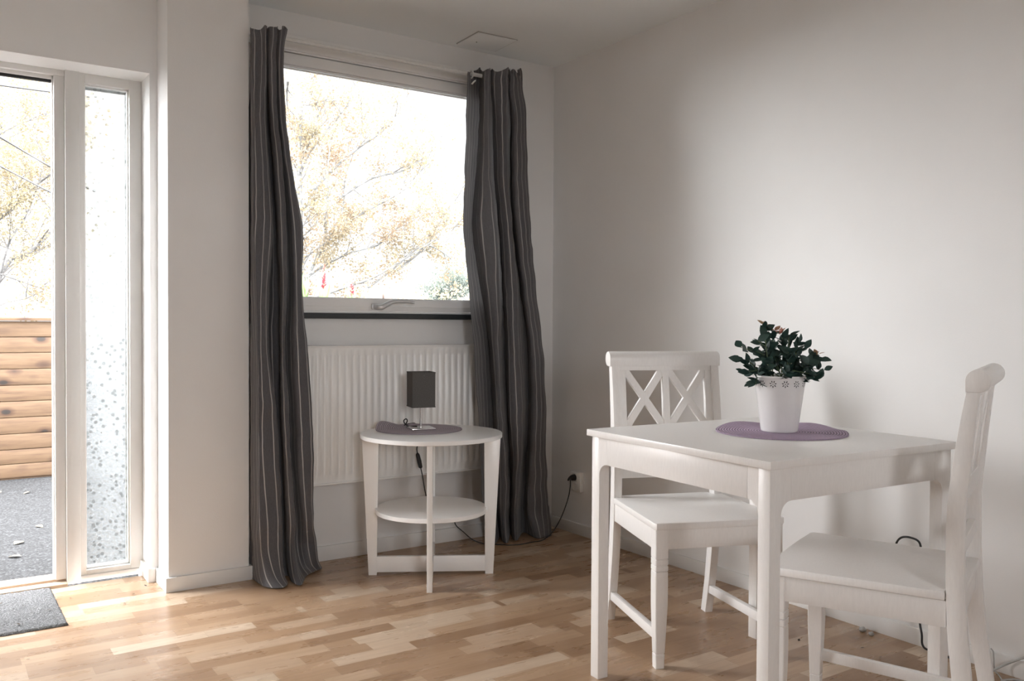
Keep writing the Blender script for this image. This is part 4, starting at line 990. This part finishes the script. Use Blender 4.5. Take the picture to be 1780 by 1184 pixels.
LIMBS=[
 [(3.82,7.05),(3.85,6.58),(3.85,4.79),(3.85,3.00),(3.94,0.89)],
 [(3.57,1.64),(3.90,1.92),(4.51,2.33),(5.11,2.62),(5.73,2.80),(6.22,3.15),(6.80,3.64),(7.25,4.14)],
 [(4.13,1.56),(4.71,1.82),(5.25,2.02),(5.94,2.43),(6.51,2.84),(7.18,3.21)],
 [(4.13,3.86),(4.51,4.32),(4.97,4.78),(5.37,5.10),(5.72,5.52),(6.07,6.33)],
 [(4.71,3.73),(5.38,4.20),(6.07,4.42),(6.50,4.85),(6.87,5.35)],
 [(4.58,3.04),(5.38,3.53),(6.07,3.97),(6.58,4.47),(6.94,4.83)],
 [(6.08,2.24),(6.73,2.79),(7.10,3.40),(7.48,3.96)],
 [(4.16,4.95),(4.27,5.45),(4.51,5.97),(4.84,6.51)],
 [(4.32,2.54),(4.58,3.04),(4.84,3.55),(4.97,4.31),(5.37,5.22),(5.51,5.87)],
 [(4.07,2.16),(4.32,2.78),(4.27,3.51),(4.19,4.23),(4.22,4.84)],
 [(3.57,6.06),(3.71,5.79),(3.85,5.51)],
 [(5.38,1.84),(5.94,2.24),(6.44,2.77),(6.88,2.67),(7.26,2.29)],
 [(3.85,4.19),(4.13,4.70),(4.51,5.18),(4.84,5.65),(5.37,6.22)],
]
LIMBS2=[
 [(-2.36,1.04),(-1.81,1.73),(-1.45,2.04),(-1.12,2.43),(-0.86,2.91)],
 [(-1.81,1.73),(-1.53,1.61),(-1.13,1.45)],
 [(-2.22,2.16),(-1.74,2.55),(-1.45,2.90),(-1.12,3.22),(-0.78,3.67)],
 [(-2.35,3.09),(-1.87,3.62),(-1.52,3.91),(-1.12,4.13)],
 [(-1.81,1.73),(-1.70,2.19),(-1.52,2.52),(-1.38,2.95),(-1.30,3.36)],
 [(-2.16,0.40),(-2.36,1.04),(-2.36,2.15),(-2.35,3.09),(-2.41,4.26)],
]

def densA(p):
    # leafier towards the lower left of the crown, bare at the top right
    u = (p.x - 3.6) / 4.0; v = (p.z - 1.4) / 4.6
    return max(0.12, min(0.9, 1.0 - 0.5 * u - 0.45 * v))
tree('birch_tree', 'birch with thin bare branches and sparse orange leaves, filling the big window', LIMBS, 14.0, 21, M_birchleaf, 4.2, 0.055, 6, 0.075, densA)
tree('golden_tree', 'tree with dense golden leaves beyond the fence, seen through the doorway', LIMBS2, 10.6, 5, M_goldleaf, 7.0, 0.036, 8, 0.05, lambda p: 0.75)
# small far tree and a hedge line
farl = [[(16.75, 1.0), (16.75, 2.5)], [(16.75, 2.3), (16.35, 2.75)], [(16.75, 2.3), (17.1, 2.8)], [(16.75, 2.4), (16.8, 3.0)], [(16.75, 2.2), (16.2, 2.5)], [(16.75, 2.2), (17.3, 2.55)]]
tree('small_tree', 'small rounded grey-green tree far off at the lower right of the window view', farl, 30.0, 8, M_bushleaf, 8.0, 0.07, 6, 0.05, lambda p: 0.9)
rr = random.Random(31); bm = bmesh.new()
for i in range(5200):
    x = rr.uniform(3.0, 21.0); hh = 2.35 + 0.35 * math.sin(x * 1.1) + 0.25 * math.sin(x * 2.7 + 1)
    z = rr.uniform(0.0, 1.0) ** 0.6 * hh - 0.2; y = 24 + rr.gauss(0, 0.7)
    d = Vector((rr.uniform(-1, 1), rr.uniform(-1, 1), rr.uniform(-1, 1))).normalized(); s_ = d.orthogonal().normalized(); L = 0.13
    bm.faces.new([bm.verts.new(Vector((x - 12, y - 24, z + 0.25)) + c) for c in (Vector((0, 0, 0)), d * L * .5 + s_ * L * .4, d * L, d * L * .5 - s_ * L * .4)])
o = link('hedge', bm, M_goldleaf, None); o.location = (12, 24, -0.25); tag(o, 'yellowish hedge far behind the birch along the bottom of the window view', 'hedge')

# overhead wires, carried by a pole hidden behind the pier
def wire(label, x0, z0, x1, z1, r=0.011):
    bm = bmesh.new(); dx = x1 - x0; sl_ = (z1 - z0) / dx
    pts = [(x, 8.9, z0 + sl_ * (x - x0) + 0.004 * (x - 0.2) * (x + 12)) for x in (-12, -8, -4, -2, -1, 0.2)]
    k = 0.004 * (-1.6 - 0.2) * (-1.6 + 12)
    pts = [(a, b, c - k) for a, b, c in pts]
    tube(bm, pts, r, 6); o = link('overhead_wire', bm, M_black, None, 60); return tag(o, label, 'wire', 'overhead wires')
wire('topmost overhead wire above the golden tree in the doorway', -1.903, 3.99, -1.296, 3.972)
wire('upper wire of the slanting pair in the doorway view', -1.592, 3.16, -1.30, 2.99)
wire('lower wire of the slanting pair in the doorway view', -1.908, 2.99, -1.301, 2.67)
bm = bmesh.new(); tube(bm, [(0.2, 8.9, -0.25), (0.2, 8.9, 4.3)], [0.11, 0.08], 14, sm=1); o = link('utility_pole', bm, M_tim, None, 60); tag(o, 'wooden pole in the yard carrying the overhead wires', 'pole')

# fallen leaves on the asphalt and dirt on mat and floor
def leafbit(bm, L):
    rr2 = random.Random(int(L * 1e5)); 
    leaf_mesh(bm, Vector((0, 0, 0.004)), Vector((1, 0.1, 0.15)), Vector((0, 0, 1)), L, L * 0.6, 0, 0.2)
bm = bmesh.new(); leafbit(bm, 0.06); lm = link('fallen_leaf', bm, M_dryleaf, None, 60)
leaf_spots = [(-2.45, 2.75, 'leftmost of the dry leaves lying at the foot of the board fence'), (-2.33, 2.62, 'second leaf from the left at the foot of the board fence, upright tip'),
  (-2.17, 2.55, 'dry leaf in the middle of those at the foot of the board fence'), (-2.02, 2.90, 'dry leaf closest to the fence boards, at the right near the door jamb'),
  (-2.00, 2.75, 'dry leaf just in front of the one closest to the fence, by the jamb'), (-2.50, 1.52, 'left one of two pale leaves halfway across the asphalt'),
  (-2.24, 1.50, 'right one of two pale leaves halfway across the asphalt'), (-2.37, 1.12, 'small single pale leaf on the asphalt between the halfway pair and the doorway'),
  (-2.36, 0.86, 'long pale leaf lying flat on the nearer half of the asphalt'), (-2.36, 0.46, 'small leaf on the asphalt, farthest of the few against the threshold'),
  (-2.40, 0.40, 'leaf against the wooden threshold, left of the others there'), (-2.325, 0.40, 'leaf against the wooden threshold, closest to the door jamb')]
for i, (x, y, lb) in enumerate(leaf_spots):
    o = lm if i == 0 else lm.copy()
    if i: C.objects.link(o)
    o.location = (x, y, -0.0145 if y > 0.345 else 0.0); o.rotation_euler = (0.1, 0, i * 1.9); k = 0.8 + 0.35 * ((i * 37) % 10) / 10; o.scale = (k, k, k)
    tag(o, lb, 'leaf', 'fallen leaves on the asphalt')
bm = bmesh.new(); leaf_mesh(bm, Vector((0, 0, 0.0015)), Vector((1, 0, 0.1)), Vector((0, 0, 1)), 0.014, 0.009, 0, -0.2); dm = link('dirt_crumb', bm, M_litter, None, 60)
crumbs = [(-2.42, -0.02, .011, 'dark crumb in the middle of the doormat'), (-2.50, 0.05, .011, 'dark crumb on the doormat, left of the middle one'), (-2.455, -0.24, .011, 'dark crumb near the front edge of the doormat'),
  (-2.53, -0.10, .011, 'dark crumb on the doormat near the left frame edge'), (-2.36, -0.12, .011, 'dark crumb near the right edge of the doormat'),
  (-2.06, -0.05, 0, 'larger dark crumb on the oak floor in front of the side light'), (-2.10, -0.15, 0, 'small crumb on the oak floor, in front of the larger one by the side light'),
  (-2.26, 0.03, 0, 'thin crumb on the oak floor beside the back corner of the doormat'), (-1.99, 0.03, 0, 'crumb on the oak floor at the foot of the reveal'),
  (-0.30, -1.80, 0, 'crumb on the oak floor behind the near chair, farthest from the wall'), (-0.18, -1.95, 0, 'crumb on the oak floor close to the right wall, left of the black cable'),
  (-0.20, -2.03, 0, 'crumb on the oak floor just left of where the black cable lies'), (-0.55, -1.62, 0, 'crumb on the oak floor under the chair with the visible crossed back')]
for i, (x, y, z, lb) in enumerate(crumbs):
    o = dm if i == 0 else dm.copy()
    if i: C.objects.link(o)
    o.location = (x, y, z); o.rotation_euler = (0, 0, x * 40)
    tag(o, lb, 'dirt', 'dark crumbs on mat and floor')
bm = bmesh.new(); bmesh.ops.create_icosphere(bm, subdivisions=2, radius=0.012)
for v in bm.verts: v.co *= 1 + 0.3 * mnoise.noise(v.co * 120); v.co.z = max(v.co.z * 0.8, -0.008)
df = link('dust_ball', bm, M_cablew, None, 60); df.location = (-0.035, -1.86, 0.0085); tag(df, 'grey ball of dust at the baseboard, the larger of two', 'dust', 'dust by the right wall')
d2 = df.copy(); C.objects.link(d2); d2.scale = (0.75,) * 3; d2.location = (-0.045, -1.90, 0.0065); d2['label'] = 'smaller grey dust ball beside the larger one at the baseboard'
bpy.context.view_layer.update()
